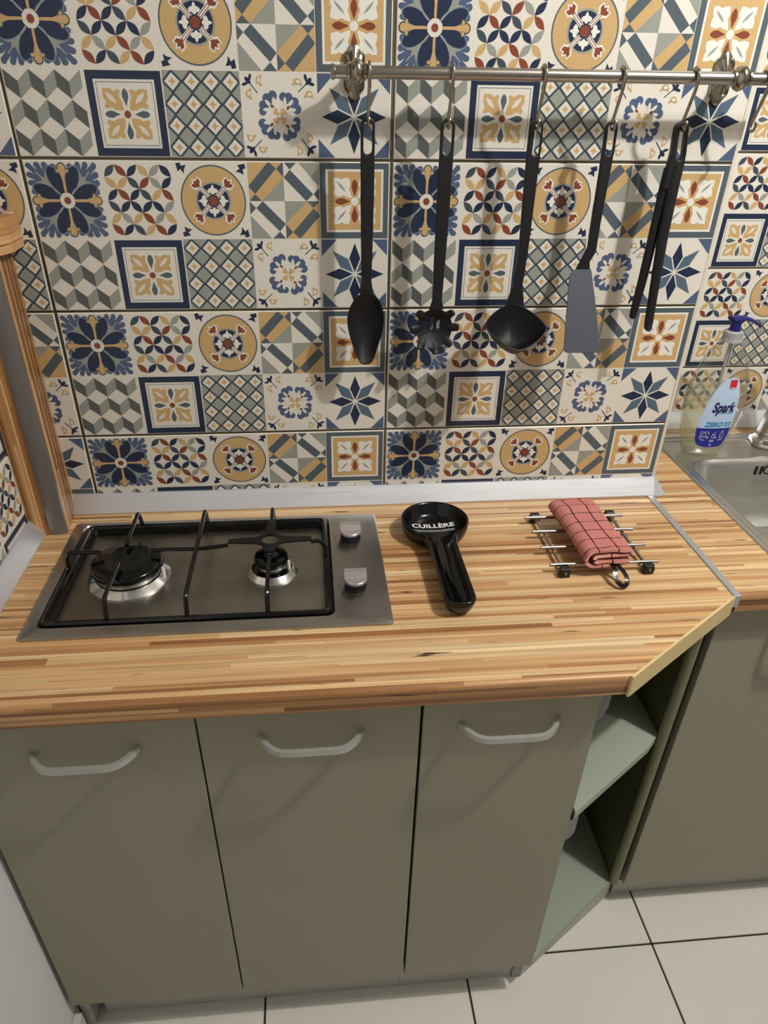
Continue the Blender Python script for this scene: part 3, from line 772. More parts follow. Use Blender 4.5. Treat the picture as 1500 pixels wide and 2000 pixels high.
# pan support: one wire frame with raised fingers
GZ_ = .0375; b = MB(); ps = hp(MB().tube([(p[0], p[1], .0040) for p in rrect(WX0+.008, WY0+.008, WX1-.008, WY1-.008, .010)] + [(WX1-.018, WY0+.008, .0040)], .0052, 8).build('pan_support', M['iron']))
b = MB().loft([at(rrect(WX0+.003, WY0+.003, WX1-.003, WY1-.003, .012), .0005), at(rrect(WX0+.003, WY0+.003, WX1-.003, WY1-.003, .012), .0055), at(rrect(WX0+.0165, WY0+.0125, WX1-.0125, WY1-.0165, .009), .0055), at(rrect(WX0+.0165, WY0+.0125, WX1-.0125, WY1-.0165, .009), -.0030), at(rrect(WX0+.003, WY0+.003, WX1-.003, WY1-.003, .012), .0005)], cap=False, smooth=False)  # left and back bars widened to take in the dark shadow beside them
o = b.build('frame_rail_and_shade', M['iron'], ps)
yb, yf_ = WY1-.008, WY0+.008; xl, xr_ = WX0+.008, WX1-.008
def finger(pts, r=.0034): 
    o = MB().tube(smoothp(pts, 2), r, 8).build('finger', M['iron'], ps)
gz = GZ_
finger([(.0880, yb, .004), (.0880, yb-.004, gz-.014), (.0880, yb-.012, gz), (.0880, yb-.022, gz), (.0880, BY+.036, gz-.001), (.0880, BY+.030, gz-.004)])
finger([(.0870, yf_, .004), (.0870, yf_+.003, gz-.014), (.0870, yf_+.010, gz), (.0870, yf_+.024, gz), (.0870, BY-.022, gz-.001), (.0870, BY-.018, gz-.004)])
finger([(xl, BY+.010, .004), (xl+.000, BY+.010, gz-.012), (xl+.006, BY+.010, gz), (xl+.016, BY+.010, gz), (.0480, BY+.010, gz-.001), (.0540, BY+.010, gz-.003)])
MIDX = .1960
finger([(MIDX, yb, .004), (MIDX, yb-.003, gz-.014), (MIDX, yb-.010, gz), (MIDX, yb-.022, gz), (MIDX, yf_+.022, gz), (MIDX, yf_+.010, gz), (MIDX, yf_+.003, gz-.014), (MIDX, yf_, .004)])
finger([(.1280, BY+.010, gz-.003), (.1350, BY+.010, gz-.001), (.1700, BY+.010, gz-.001), (MIDX, BY+.008, gz-.001), (.2250, BY+.012, gz-.001), (.2430, BY+.016, gz-.001)])
finger([(.3070, yb, .004), (.3070, yb-.003, gz-.014), (.3070, yb-.010, gz), (.3070, yb-.022, gz), (.3070, BY+.070, gz-.001)])
finger([(.3070, yf_, .004), (.3070, yf_+.003, gz-.014), (.3070, yf_+.010, gz), (.3070, yf_+.024, gz), (.3070, BY-.020, gz-.001), (.3070, BY-.012, gz-.004)])
finger([(xr_, BY+.018, .004), (xr_, BY+.018, gz-.014), (xr_-.008, BY+.018, gz), (.3730, BY+.018, gz-.001), (.3690, BY+.018, gz-.001)])
# star adaptor over the small burner
cx_, cy_ = .3070, BY+.020
star = []
for k, (a, L2) in enumerate(((0, .064), (pi/2, .058), (pi, .064), (3*pi/2, .036))):
    for da, r_ in ((-.62, .020), (-.33, .027), (-.0055/L2*1.0, L2), (.0055/L2, L2), (.33, .027), (.62, .020)):
        star.append((cx_+r_*cos(a+da), cy_+r_*sin(a+da)))
vs, fs = plate2d([star, ell(cx_, cy_, .0125, .0125, 0, 20)], .0030, .0008, 1)
b = MB().add(vs, fs, M=T(0, 0, gz+.0030)); o = b.build('simmer_trivet', M['iron'], ps)
# knobs
def knob(x, y):
    b = MB().lathe([(.0165, .0045), (.0165, .0085), (.0150, .0090), (.0150, .0125), (.0160, .0130), (.0160, .0170)], 32)
    base = b.build('control_knob', M['black_plastic'], angle=30); base.parent = hob; base.location = Vector((x, y, 0))+hoff
    D = [(.0170*cos(a), .0170*sin(a)) for a in [pi+pi*i/16 for i in range(17)]]
    D = [(-.0170, .0130)] + D + [(.0170, .0130)]
    b = MB().prism(D, .0170, .0215, bev=.001, seg=1)
    b.loft([[(-.0165, .0130, .0215), (.0165, .0130, .0215), (.0165, -.0030, .0215), (-.0165, -.0030, .0215)], [(-.0165, .0130, .0290), (.0165, .0130, .0290), (.0165, .0035, .0290), (-.0165, .0035, .0290)]], cap=True, smooth=False)
    o = b.build('grip', M['knob_silver'], base, merge=False); plabel(o, 'silver half-round grip')
    MB().lathe([(.0012, .0046), (0, .0047)], 10, M=T(-.025, .006, 0)).build('mark_dot', M['black_plastic'], base)
knob(.4340, -.1330); knob(.4335, -.2665)

# ---------------------------------------------------------------- spoon rest
sr = thing('spoon_rest', 'glossy black spoon rest with a round bowl and white lettering, beside the hob', 'spoon rest', (.5750, -.1215, .0))
# outline plan: round bowl blending into a straight handle
def rest_outline(k=0):
    R1 = .0560-k; hw = .0222-k
    pts = []
    a0 = math.asin((hw+.006)/R1)
    for i in range(41):
        a = -pi/2+a0+(2*pi-2*a0)*i/40
        pts.append((R1*cos(a), R1*sin(a)))
    Lh = -.2265+k
    pts += [(-hw-.002, -R1-.006), (-hw, -R1-.02), (-hw-.0002, -.12), (-hw-.0008, Lh+.03)] + [((-hw-.0006+.016)+.016*cos(pi+pi/2*i/6), Lh+.016+.016*sin(pi+pi/2*i/6)) for i in range(7)] + [((hw+.0006-.016)+.016*cos(-pi/2+pi/2*i/6), Lh+.016+.016*sin(-pi/2+pi/2*i/6)) for i in range(7)] + [(hw+.0008, Lh+.03), (hw+.0002, -.12), (hw, -R1-.02), (hw+.002, -R1-.006)]
    return pts
H_ = .0315
def hz_(x, y):   # rim height falls along the handle
    return H_*(1 if y > -.07 else 1-.12*min(1, (-.07-y)/.16))
rings = []
spec_ = [(.014, .0006, 0), (.009, .002, 0), (.004, .008, 0), (.001, .019, 0), (0, -1, -.0015), (.0012, -1, 0), (.0030, -1, -.0003)]
for k, z, dz in spec_:
    P = rest_outline(k)
    rings.append([(x, y, z if z >= 0 else hz_(x, y)+dz) for x, y in P])
# inner hollow rings
for k, d_ in ((.0045, .003), (.0075, .009), (.0110, .0170), (.0150, .0220)):
    P = rest_outline(k)
    rings.append([(x, y, max(.0045, hz_(x, y)-d_*(1 if y > -.06 else .62))) for x, y in P])
b = MB(); nrg = len(rings[0])
b.loft(rings, cap=False, smooth=True)
b.add(rings[0], [tuple(range(nrg))[::-1]])
# inner floor: bowl part as a fan sinking to the centre, handle part flat
last = rings[-1]
bowl_idx = list(range(41))
def fan(b, loop, c):
    n = len(loop); b.add(loop+[c], [(i, i+1, n) for i in range(n-1)], smooth=True)
mid = [((x)*.5, (y)*.5, z-.003) for x, y, z in [last[i] for i in bowl_idx]]
b.add([last[i] for i in bowl_idx]+mid, [(i, i+1, 41+i+1, 41+i) for i in range(40)], smooth=True)
fan(b, mid, (0, 0, last[0][2]-.004))
hl = [last[i] for i in range(41, nrg)]
b.add([last[40]]+hl+[last[0]]+[mid[0], (0, 0, last[0][2]-.004), mid[40]], [tuple(range(len(hl)+5))], smooth=True)
o = b.build('rest_body', M['melamine'], sr, angle=60, merge=True)
sr.rotation_euler = (0, 0, radians(.4))
vs, fs = text_mesh('CUILLÈRE', .0175, bold=.0006, space=1.02)
xs = [v[0] for v in vs]; k_ = .0720/(max(xs)-min(xs))
def on_bowl(x, y):
    r_ = math.hypot(x, y); 
    for (r0, z0), (r1, z1) in zip([(0, .0055), (.0205, .0065), (.0410, .0095), (.0450, .0145), (.0485, .0225)], [(.0205, .0065), (.0410, .0095), (.0450, .0145), (.0485, .0225), (.0560, .0315)]):
        if r_ <= r1: return z0+(z1-z0)*(r_-r0)/(r1-r0)
    return .025
TY = .0120
b = MB()
b.add([(x*k_, y*k_*1.0+TY, on_bowl(x*k_, TY)+.0016) for x, y, z in vs], fs)
def bar_(b, x0, x1, y0, y1, n=16):
    P = [(x0+(x1-x0)*i/n, y) for y in (y0, y1) for i in range(n+1)]
    b.add([(x, y, on_bowl(x, y)+.0010) for x, y in P], [(i, i+1, n+2+i, n+1+i) for i in range(n)])
bar_(b, -.0345, -.0120, TY-.0120, TY-.0108); bar_(b, .0120, .0345, TY-.0120, TY-.0108)
bar_(b, -.0345, .0345, TY-.0158, TY-.0149)
for i in range(9): bar_(b, -.0100+.0023*i, -.0085+.0023*i, TY-.0124, TY-.0106, 1)
b.build('lettering', M['white_print'], sr)

# ---------------------------------------------------------------- trivet and cloth
tv = thing('trivet', 'chrome rod trivet with black feet on the worktop', 'trivet', (.8190, -.1750, 0))
for yy in (.0690, .0240, -.0240, -.0720):
    p = MB().tube([(-.0855, yy+.001, .0150), (-.0845, yy+.001, .0150), (.0860, yy-.001, .0150), (.0870, yy-.001, .0150)], [.0020, .0030, .0030, .0020], 12).build('cross_rod', M['chrome_rod'], tv)
for sxx, x in ((-1, -.0640), (1, .0690)):
    MB().tube([(x, .0800, .0092), (x, -.0865, .0092), (x, -.0895, .0092)], [.0029, .0029, .0015], 12).build('side_rod', M['chrome_rod'], tv)
    for y in (.0800, -.0815):
        b = MB(); b.prism([(-.0078, 0), (.0078, 0), (.0090, .0085), (.0070, .0160), (-.0070, .0160), (-.0090, .0085)], -.0050, .0050, bev=.0012, seg=1, M=Matrix.Translation((x, y, 0)) @ Matrix.Rotation(pi/2, 4, 'X'))
        o = b.build('foot', M['black_plastic'], tv); o.location = (0, 0, .0003)

# cloth
m = bpy.data.materials.new('red_check_cotton'); m.use_nodes = True; nt = m.node_tree; N = nt.nodes; Lk = nt.links; bs = N['Principled BSDF']
uvn = N.new('ShaderNodeUVMap'); sp = N.new('ShaderNodeSeparateXYZ'); Lk.new(uvn.outputs[0], sp.inputs[0])
def MN(op, *a):
    n = N.new('ShaderNodeMath'); n.operation = op
    for i, q in enumerate(a):
        if isinstance(q, (int, float)): n.inputs[i].default_value = q
        else: Lk.new(q, n.inputs[i])
    return n.outputs[0]
def line(c, per, wd, off):
    f = MN('FRACT', MN('ADD', MN('DIVIDE', c, per), off)); return MN('LESS_THAN', MN('ABSOLUTE', MN('SUBTRACT', f, .5)), wd/per/2)
wob = N.new('ShaderNodeTexNoise'); wob.inputs['Scale'].default_value = 300; Lk.new(uvn.outputs[0], wob.inputs['Vector'])
du = MN('MULTIPLY', MN('SUBTRACT', wob.outputs['Fac'], .5), .0025)
U = MN('ADD', sp.outputs[0], du); V = MN('ADD', sp.outputs[1], du)
ml = MN('MAXIMUM', line(U, .0290, .0017, .12), line(V, .0265, .0015, .3))
cell_ = .0024
wv = MN('MULTIPLY', MN('ABSOLUTE', MN('SINE', MN('MULTIPLY', sp.outputs[0], pi/cell_))), MN('ABSOLUTE', MN('SINE', MN('MULTIPLY', sp.outputs[1], pi/cell_))))
cr = N.new('ShaderNodeValToRGB'); Lk.new(wv, cr.inputs[0]); cr.color_ramp.elements[0].color = (*lin((230, 168, 156)), 1); cr.color_ramp.elements[1].color = (*lin((172, 74, 76)), 1); cr.color_ramp.elements[1].position = .75
mx = N.new('ShaderNodeMix'); mx.data_type = 'RGBA'; Lk.new(ml, mx.inputs[0]); Lk.new(cr.outputs[0], mx.inputs[6]); mx.inputs[7].default_value = (*lin((34, 22, 28)), 1)
Lk.new(mx.outputs[2], bs.inputs['Base Color']); bs.inputs['Roughness'].default_value = .95; bs.inputs['Specular IOR Level'].default_value = .1
bpn = N.new('ShaderNodeBump'); bpn.inputs['Strength'].default_value = .8; bpn.inputs['Distance'].default_value = .0008; Lk.new(MN('MULTIPLY', wv, -1), bpn.inputs['Height']); Lk.new(bpn.outputs[0], bs.inputs['Normal'])
M['cloth'] = m
cloth = thing('dish_cloth', 'folded red checked cotton dishcloth lying on the chrome trivet', 'cloth', (.8170, -.1790, .0182), rot=(0, 0, radians(1.5)))
def arcp(cx, cz, r_, a0, a1, n=7): return [(cx+r_*cos(a0+(a1-a0)*i/n), cz+r_*sin(a0+(a1-a0)*i/n)) for i in range(n+1)]
W2 = .0365
path = [(W2-.006, .0030), (.02, .0026), (0, .0028), (-.02, .0026)] + arcp(-W2+.014, .0155, .0128, -pi/2, -3*pi/2, 10) + [(-.012, .0290), (.004, .0294), (.020, .0288)] + arcp(W2-.007, .0245, .0040, pi/2, -pi/2, 6) + [(.018, .0200), (0, .0204), (-.014, .0198)] + arcp(-W2+.018, .0152, .0044, pi/2, 3*pi/2, 6) + [(-.005, .0098), (.012, .0100), (W2-.004, .0090)]
t_ = .0024
def off_path(P, s):
    o = []
    for i, (x, z) in enumerate(P):
        a = P[max(i-1, 0)]; c = P[min(i+1, len(P)-1)]; dx, dz = c[0]-a[0], c[1]-a[1]; l_ = math.hypot(dx, dz) or 1
        o.append((x-dz/l_*s, z+dx/l_*s))
    return o
arc_l = [0]
for a, c in zip(path, path[1:]): arc_l.append(arc_l[-1]+math.hypot(c[0]-a[0], c[1]-a[1]))
outp = off_path(path, -t_); inp = off_path(path, t_)
loop = outp+inp[::-1]; lu = arc_l+arc_l[::-1]
b = MB(); b.uv = []; NL = 34; rings = []
from mathutils import noise as mn
for j in range(NL+1):
    v_ = j/NL; y = .0860-.1700*v_; ring = []
    for i, (x, z) in enumerate(loop):
        hz = .8+.2*min(1, (v_)*5)*1.0
        nz = mn.noise(Vector((x*40, y*30, z*60)))*.0014
        z2 = z*hz*(1-.10*sin(pi*v_)) + nz*(z/.03)
        x2 = x*(1+.03*sin(v_*7+1)) + mn.noise(Vector((y*25, z*90, 3)))*.0012
        if j == NL or j == 0: pass
        endw = mn.noise(Vector((x*60, z*60, 9)))*.006*max(0, (v_-.85)/.15)
        ring.append((x2, y+endw, z2)); b.uv.append((lu[i], y))
    rings.append(ring)
b.loft(rings, cap=False, smooth=True)
nn = len(path)
for j in (0, NL):
    for i in range(nn-1):
        f = (j*2*nn+i, j*2*nn+i+1, j*2*nn+2*nn-2-i, j*2*nn+2*nn-1-i)
        b.f.append(list(f if j else f[::-1])); b.mi.append(0); b.col.append(None); b.sm.append(False)
b.build('folded_fabric', M['cloth'], cloth, angle=60)
# hanging loop
strap = MB(); pts = [(.0050, -.0700, .0060), (.0060, -.0880, .0050), (.0060, -.0970, .0020), (.0035, -.1070, -.0060), (.0080, -.1160, -.0120), (.0170, -.1175, -.0125), (.0230, -.1080, -.0080), (.0200, -.0980, .0000), (.0130, -.0890, .0050), (.0120, -.0700, .0060)]
pts = smoothp(pts, 2); rings = []
for i, p in enumerate(pts):
    p = Vector(p); t = (Vector(pts[min(i+1, len(pts)-1)])-Vector(pts[max(i-1, 0)])).normalized(); upv = Vector((0, -.35, 1)); s_ = t.cross(upv).normalized(); u_ = s_.cross(t)
    rings.append([tuple(p+s_*a+u_*c) for a, c in ((-.0034, -.0005), (.0034, -.0005), (.0034, .0005), (-.0034, .0005))])
strap.loft(rings, cap=True, smooth=False)
plabel(strap.build('hanging_loop', M['enamel'], cloth, merge=True), 'black tape hanging loop')

# ---------------------------------------------------------------- rail, hooks, utensils
RY, RZ, RR = -.0500, .6448, .0073
rail = thing('utensil_rail', 'satin nickel utensil rail on two ornate wall brackets', 'rail', (.7, 0, RZ))
def rp(o): o.parent = rail; o.location = Vector((-.7, 0, -RZ))+Vector(o.location); return o
RX = Matrix.Rotation(pi/2, 4, 'Y')
rp(MB().lathe([(RR, .4225), (RR, 1.16)], 32, M=T(0, RY, RZ) @ RX).build('tube', M['nickel']))
rp(MB().lathe([(.0068, .4170), (.0084, .4180), (.0088, .4200), (.0084, .4222), (.0074, .4230)], 32, M=T(0, RY, RZ) @ RX).build('end_cap', M['nickel']))
def ros(xc):
    ol = [(0, .0330), (-.0050, .0300), (-.0085, .0240), (-.0130, .0215), (-.0132, .0100), (-.0122, 0), (-.0132, -.0100), (-.0128, -.0190), (-.0085, -.0225), (-.0055, -.0285), (0, -.0325)]
    ol = ol+[(-x, y) for x, y in ol[-2:0:-1]]
    ol = [(x*1.08, y*1.0) for x, y in smoothc(ol, 2)]
    n = len(ol); b = MB(); rings = []
    for s_, h in ((1, 0), (1, .002), (.93, .004), (.86, .0035), (.70, .006), (.45, .0095), (.2, .0115)):
        rings.append([(x*s_, -h - (.0012 if s_ < .9 and s_ > .3 else 0)*cos(4*math.atan2(y, x*1.7)), y*s_) for x, y in ol])
    b.loft(rings, cap=True)
    o = b.build('bracket_plate', M['nickel_aged'], angle=60); o.location = (xc, -.0002, RZ+.0005); rp(o)
    MB().lathe([(.0075, -.0100), (.0055, .003), (.0050, .012), (.0062, .020), (.0062, .030), (.008, .036)], 20, M=Matrix.Rotation(pi/2, 4, 'X')).build('bracket_stem', M['nickel_aged'], o)
    b = MB().lathe([(RR, -.0125), (.0098, -.0115), (.0098, -.0090), (.0086, -.0080), (.0135, -.0040), (.0150, 0), (.0135, .0040), (.0086, .0080), (.0098, .0090), (.0098, .0115), (RR, .0125)], 36, M=T(0, RY, 0) @ RX)
    q = b.build('bracket_ring', M['nickel_aged'], o, angle=50)
ros(.4500); ros(.9545)
hook_pts = smoothp([(RY+.0100, RZ-.0045), (RY+.0118, RZ+.0005), (RY+.0085, RZ+.0075), (RY, RZ+.0112), (RY-.0085, RZ+.0078), (RY-.0112, RZ+.0005), (RY-.0105, RZ-.0120), (RY-.0040, RZ-.0260), (RY+.0040, RZ-.0440), (RY+.0080, RZ-.0520), (RY+.0075, RZ-.0570), (RY+.0035, RZ-.0600), (RY-.0020, RZ-.0590), (RY-.0045, RZ-.0545), (RY-.0045, RZ-.0500)], 2)
hx = [.4655, .5712, .6902, .7944, .8923, .9905]
hl = ['nickel S-hook holding the slim serving spoon, beside the left bracket', 'nickel S-hook holding the pasta server', 'nickel S-hook holding the soup ladle', 'nickel S-hook holding the slotted-handle turner', 'nickel S-hook holding the tongs', 'nickel S-hook at the right end of the rail, cut by the frame']
b = MB().tube([(0, y, z-RZ) for y, z in hook_pts], [.0018+.0010*min(1, max(0, (len(hook_pts)-i)/len(hook_pts)*1.6-.4)) for i in range(len(hook_pts))], 10)
b.lathe([(0, -.0027), (.0019, -.0019), (.0027, 0), (.0019, .0019), (0, .0027)], 12, M=T(0, hook_pts[-1][0], hook_pts[-1][1]-RZ))
h0 = b.build('s_hook', M['nickel_aged'])
for i, (x, l_) in enumerate(zip(hx, hl)):
    o = h0 if i == 0 else h0.copy()
    if i: C.objects.link(o)
    o.location = (x, 0, RZ); tag(o, l_, 'hook', 'S-hooks on the utensil rail')

UY = -.0425       # plane in which the utensils hang
HTOP = .5965
def handle_mesh(pts_l, pts_r, slot, thick=.0062):
    """plate handle: left/right border lists (x,z) from the top down, with a hanging slot"""
    xl_, xr__ = pts_l[0][0], pts_r[0][0]; r = (xr__-xl_)/2; cx = (xl_+xr__)/2; zt = pts_l[0][1]
    top = [(cx+r*cos(a), zt+r*sin(a)) for a in [pi/10*i for i in range(1, 10)]]
    ol = top + pts_l + pts_r[::-1]
    vs, fs = plate2d([ol, slot], thick, .0016, 2)
    return MB().add(vs, fs, M=XZ, smooth=True)
def slot_(cx, z0, z1, r, dx=0, n=8):
    return [(cx+r*cos(a), z1-r+r*sin(a)) for a in [pi/n*i for i in range(n+1)]]+[(cx+dx+r*cos(a), z0+r+r*sin(a)) for a in [pi+pi/n*i for i in range(n+1)]]
# utensil origins sit at their hook
def utensil(name, label, cat, x):
    return thing(name, label, cat, (x, UY, HTOP), group='black kitchen utensils on the rail')
def up_(u, o): o.parent = u; o.location = Vector(o.location)-Vector(u.location); return o
# 1 spoon
u1 = utensil('serving_spoon', 'black nylon spoon with long narrow bowl, leftmost on the rail', 'spoon', .4650)
o = handle_mesh([(.4557, .5870), (.4558, .50), (.4568, .43), (.4575, .392), (.4540, .3740)], [(.4747, .5870), (.4744, .50), (.4730, .43), (.4720, .392), (.4750, .3740)], slot_(.4653, .5540, .5925, .0058)).build('handle', M['nylon'], angle=50); o.location = (0, UY, 0); up_(u1, o)
ol = smoothc([(.4646, .3765), (.4535, .3720), (.4434, .3601), (.4373, .343), (.4379, .3264), (.4432, .3047), (.4502, .2833), (.4545, .2745), (.4590, .2700), (.4700, .2700), (.4755, .2750), (.4831, .301), (.489, .3219), (.4909, .3395), (.4867, .3574), (.4789, .3700)], 1)
Mz = Matrix(((1, 0, 0, 0), (0, 0, -1, 0), (0, 1, 0, 0), (0, 0, 0, 1)))   # local XY -> XZ, local -Z -> +Y (hollow faces the room)
o = MB().dish([(x-.4643, z-.327) for x, z in ol], (0, 0), .0170, .0016, 2.2, 10, M=T(.4643, UY-.004, .327) @ Mz).build('bowl', M['nylon'], angle=60); up_(u1, o)
# 2 pasta server
u2 = utensil('pasta_server', 'black nylon pasta server with prongs and slots, second from left', 'spaghetti server', .5712)
o = handle_mesh([(.5620, .5870), (.5622, .50), (.5628, .42), (.5640, .365), (.5600, .350)], [(.5812, .5870), (.5808, .50), (.5795, .42), (.5780, .365), (.5815, .350)], slot_(.5716, .5540, .5925, .0058)).build('handle', M['nylon'], angle=50); o.location = (0, UY, 0); up_(u2, o)
PCX, PCZ = .5685, .3225
R0 = .0275
ang = [42, 3, -42, -84, -128, -178, 138]
vs_, fs_ = plate2d([ell(0, 0, R0, R0*1.08, 0, 40), stadium(-.0085, .0085, .0026)and[(x*1.0, y) for x, y in slot_(-.0028, -.0040, .0160, .0026)], slot_(-.0115, -.0050, .0100, .0019), slot_(.0075, -.0045, .0110, .0024), slot_(-.0020, -.0100, -.0060, .0019)], .0022, .0004, 1)
def bowlz(x, y): return -(.011)*(1-(x*x+y*y)/(R0*R0))
# refine the plate so that it can be cupped
me = bpy.data.meshes.new('tmp'); me.from_pydata(vs_, [], fs_); bm = bmesh.new(); bm.from_mesh(me)
bmesh.ops.triangulate(bm, faces=bm.faces[:]); bmesh.ops.subdivide_edges(bm, edges=[e for e in bm.edges if e.calc_length() > .004], cuts=3, use_grid_fill=True)
bmesh.ops.triangulate(bm, faces=bm.faces[:])
vs_ = [(v.co.x, v.co.y, v.co.z+bowlz(v.co.x, v.co.y)) for v in bm.verts]; fs_ = [tuple(v.index for v in f.verts) for f in bm.faces]; bm.free(); bpy.data.meshes.remove(me)
Mp = T(PCX, UY-.003, PCZ) @ Mz
o = MB().add(vs_, fs_, smooth=True, M=Mp).build('slotted_bowl', M['nylon'], angle=50); up_(u2, o)
for a in ang:
    a = radians(a); e_ = Vector((cos(a), sin(a)*1.05, 0))
    P = [e_*.0215+Vector((0, 0, -.004)), e_*.0275+Vector((0, 0, .0005)), e_*.0315+Vector((0, 0, .0010)), e_*.0345+Vector((0, 0, .0030)), e_*.0362+Vector((0, 0, .0050))]
    s_ = Vector((-sin(a), cos(a), 0)); rings = []
    for i, p in enumerate(P):
        t = (P[min(i+1, 4)]-P[max(i-1, 0)]).normalized(); nn_ = t.cross(s_)
        w_ = [.0066, .0064, .0060, .0056, .0046][i]; h_ = [.0016, .0020, .0024, .0026, .0020][i]
        rings.append([tuple(p+s_*w_*cos(q)+nn_*h_*sin(q)) for q in [pi/5*k for k in range(10)]])
    o = MB().loft(rings, cap=True, M=Mp).build('prong', M['nylon']); up_(u2, o)
# 3 ladle
u3 = utensil('soup_ladle', 'black nylon ladle with deep rounded-square bowl, middle of the rail', 'ladle', .6900)
o = handle_mesh([(.6815, .5870), (.6830, .52), (.6868, .43), (.6845, .385), (.6775, .3600), (.6760, .352)], [(.7003, .5870), (.7008, .52), (.7005, .43), (.6985, .385), (.7035, .3600), (.7050, .352)], slot_(.6925, .5540, .5925, .0056, .001)).build('handle', M['nylon'], angle=50); o.location = (0, UY, 0); up_(u3, o)
rim = [(.0450*math.copysign(abs(cos(a))**1.42, cos(a)), .0445*math.copysign(abs(sin(a))**1.42, sin(a))) for a in [2*pi*i/48 for i in range(48)]]
rim = rot([(x*1.0, y*1.0) for x, y in rim], radians(-4), (0, 0))
tilt = radians(-(90-58))
# local +Z becomes the opening direction, tipped forward and up
Ml = T(.6845, -.0835, .3345) @ Matrix.Rotation(radians(31.5), 4, 'X')
o = MB().dish(rim, (0, 0), .0400, .0018, 2.4, 12, M=Ml).build('bowl', M['nylon'], angle=60); up_(u3, o)
# 4 turner
u4 = utensil('turner', 'black turner with a tapered blade painted lit grey, fourth on the rail', 'spatula', .7945)
o = handle_mesh([(.7862, .5870), (.7875, .53), (.7885, .467), (.7889, .4373), (.7815, .4170), (.7770, .4075)], [(.8034, .5870), (.8032, .53), (.8020, .467), (.8025, .4309), (.7955, .4170), (.7975, .4075)], slot_(.7948, .5550, .5925, .0052, .002)).build('handle', M['nylon'], angle=50); o.location = (0, UY, 0); up_(u4, o)
bl = [(-.0274,-.0120), (-.0252,-.0072), (-.0200,-.0025), (-.0130,.0015), (-.0005,.0025), (.0045,-.0015), (.0066,-.0060), (.0078,-.0120), (.0184,-.0632), (.0272,-.1157), (.0273,-.1190), (.0240,-.1225), (-.0240,-.1220), (-.0285,-.1195), (-.0294,-.1149), (-.0286,-.0628)]
# local plane tipped so that the foot of the blade stands out from the wall
z_h = .4085; k2 = 1/cos(radians(24))
vs, fs = plate2d([bl], .0022, .0008, 1)
Mt = T(.7945, UY, z_h) @ Matrix.Rotation(radians(-17), 4, 'X') @ XZ
o = MB().add(vs, fs, M=Mt).build('blade', M['nylon_lit']); plabel(o, 'flexible blade, its grey is painted-in light'); up_(u4, o)
# 5 tongs
u5 = utensil('kitchen_tongs', 'closed black tongs hanging at the right of the turner', 'tongs', .8925)
o = handle_mesh([(.8832, .5870), (.8850, .558), (.8832, .535), (.8820, .5136)], [(.9015, .5870), (.9055, .558), (.9060, .535), (.9040, .5136)], slot_(.8935, .5500, .5925, .0048, .003), .0120).build('hinge_loop', M['nylon'], angle=50); o.location = (0, UY, 0); up_(u5, o)
def arm(pts, ws, y0, y1, th):
    rings = []
    for i, ((x, z), w_) in enumerate(zip(pts, ws)):
        t = i/(len(pts)-1); y = y0+(y1-y0)*t
        rings.append([(x+w_*cos(q), y+th*sin(q), z) for q in [2*pi/14*k for k in range(14)]])
    return MB().loft(rings, cap=True)
o = up_(u5, arm([(.8890, .540), (.8878, .5136), (.8865, .4532), (.8848, .39), (.8824, .3440), (.8822, .3345), (.8822, .3320)], [.0085, .0080, .0074, .0068, .0060, .0052, .0028], UY+.001, UY+.006, .0055).build('arm', M['nylon']))
o = up_(u5, arm([(.8985, .545), (.8975, .5136), (.8975, .4532), (.9005, .39), (.9035, .3290), (.9036, .3200), (.9036, .3175)], [.0085, .0085, .0078, .0072, .0066, .0056, .0030], UY-.002, UY-.012, .0058).build('arm', M['nylon']))

# ---------------------------------------------------------------- sink
snk = thing('sink', 'stainless steel inset sink in the right-hand worktop', 'sink', (1.45, 0, 0))
def sp_(o): o.parent = snk; o.location = (-1.45, 0, 0); return o
SX0, SX1, SY0, SY1 = 1.1075, 1.8100, -.2450, .2440
BX0, BX1, BY0, BY1 = 1.1340, 1.5200, -.2150, .1180
def rr2(k, r): return rrect(BX0-k, BY0-k, BX1+k, BY1+k, r, 8)
ou = rrect(SX0, SY0, SX1, SY1, .022, 8); b = MB()
lev = [at(ou, .0004), at(rrect(SX0+.001, SY0+.001, SX1-.001, SY1-.001, .021, 8), .0026), at(rrect(SX0+.004, SY0+.004, SX1-.004, SY1-.004, .02, 8), .0036), at(rrect(SX0+.010, SY0+.010, SX1-.010, SY1-.010, .018, 8), .0024),
       at(rr2(.010, .062), .0022), at(rr2(.006, .060), .0034), at(rr2(.001, .056), .0012), at(rr2(-.004, .055), -.012), at(rr2(-.012, .052), -.110), at(rr2(-.018, .050), -.130), at(rr2(-.034, .040), -.142)]
b.loft(lev, cap=False, smooth=True); b.add(lev[-1], [tuple(range(len(ou)))])
sp_(b.build('basin', M['sink'], angle=50))
b = MB()
for x in (1.2885, 1.3000): b.add([(x-.0028, BY1-.0049, -.0130), (x+.0028, BY1-.0049, -.0130), (x+.0016, BY1-.0066, -.0310), (x-.0040, BY1-.0066, -.0310)], [(0, 1, 2, 3)])
o = sp_(b.build('overflow_slot', M['black_gap']))
o = sp_(MB().tube([(1.3130+.008*cos(a), BY1-.0058, -.0215+.009*sin(a)) for a in [2*pi*i/20 for i in range(21)]], .0014, 6, cap=False).build('overflow_ring', M['black_gap']))
o = sp_(MB().tube([(SX0+.022, .2290, .0024), (1.76, .2290, .0024)], [.0030, .0030], 8).build('deck_ridge', M['sink']))
o = sp_(MB().tube([(SX0+.024, .2110, .0018), (1.76, .2110, .0018)], [.0024, .0024], 8).build('deck_ridge', M['sink']))

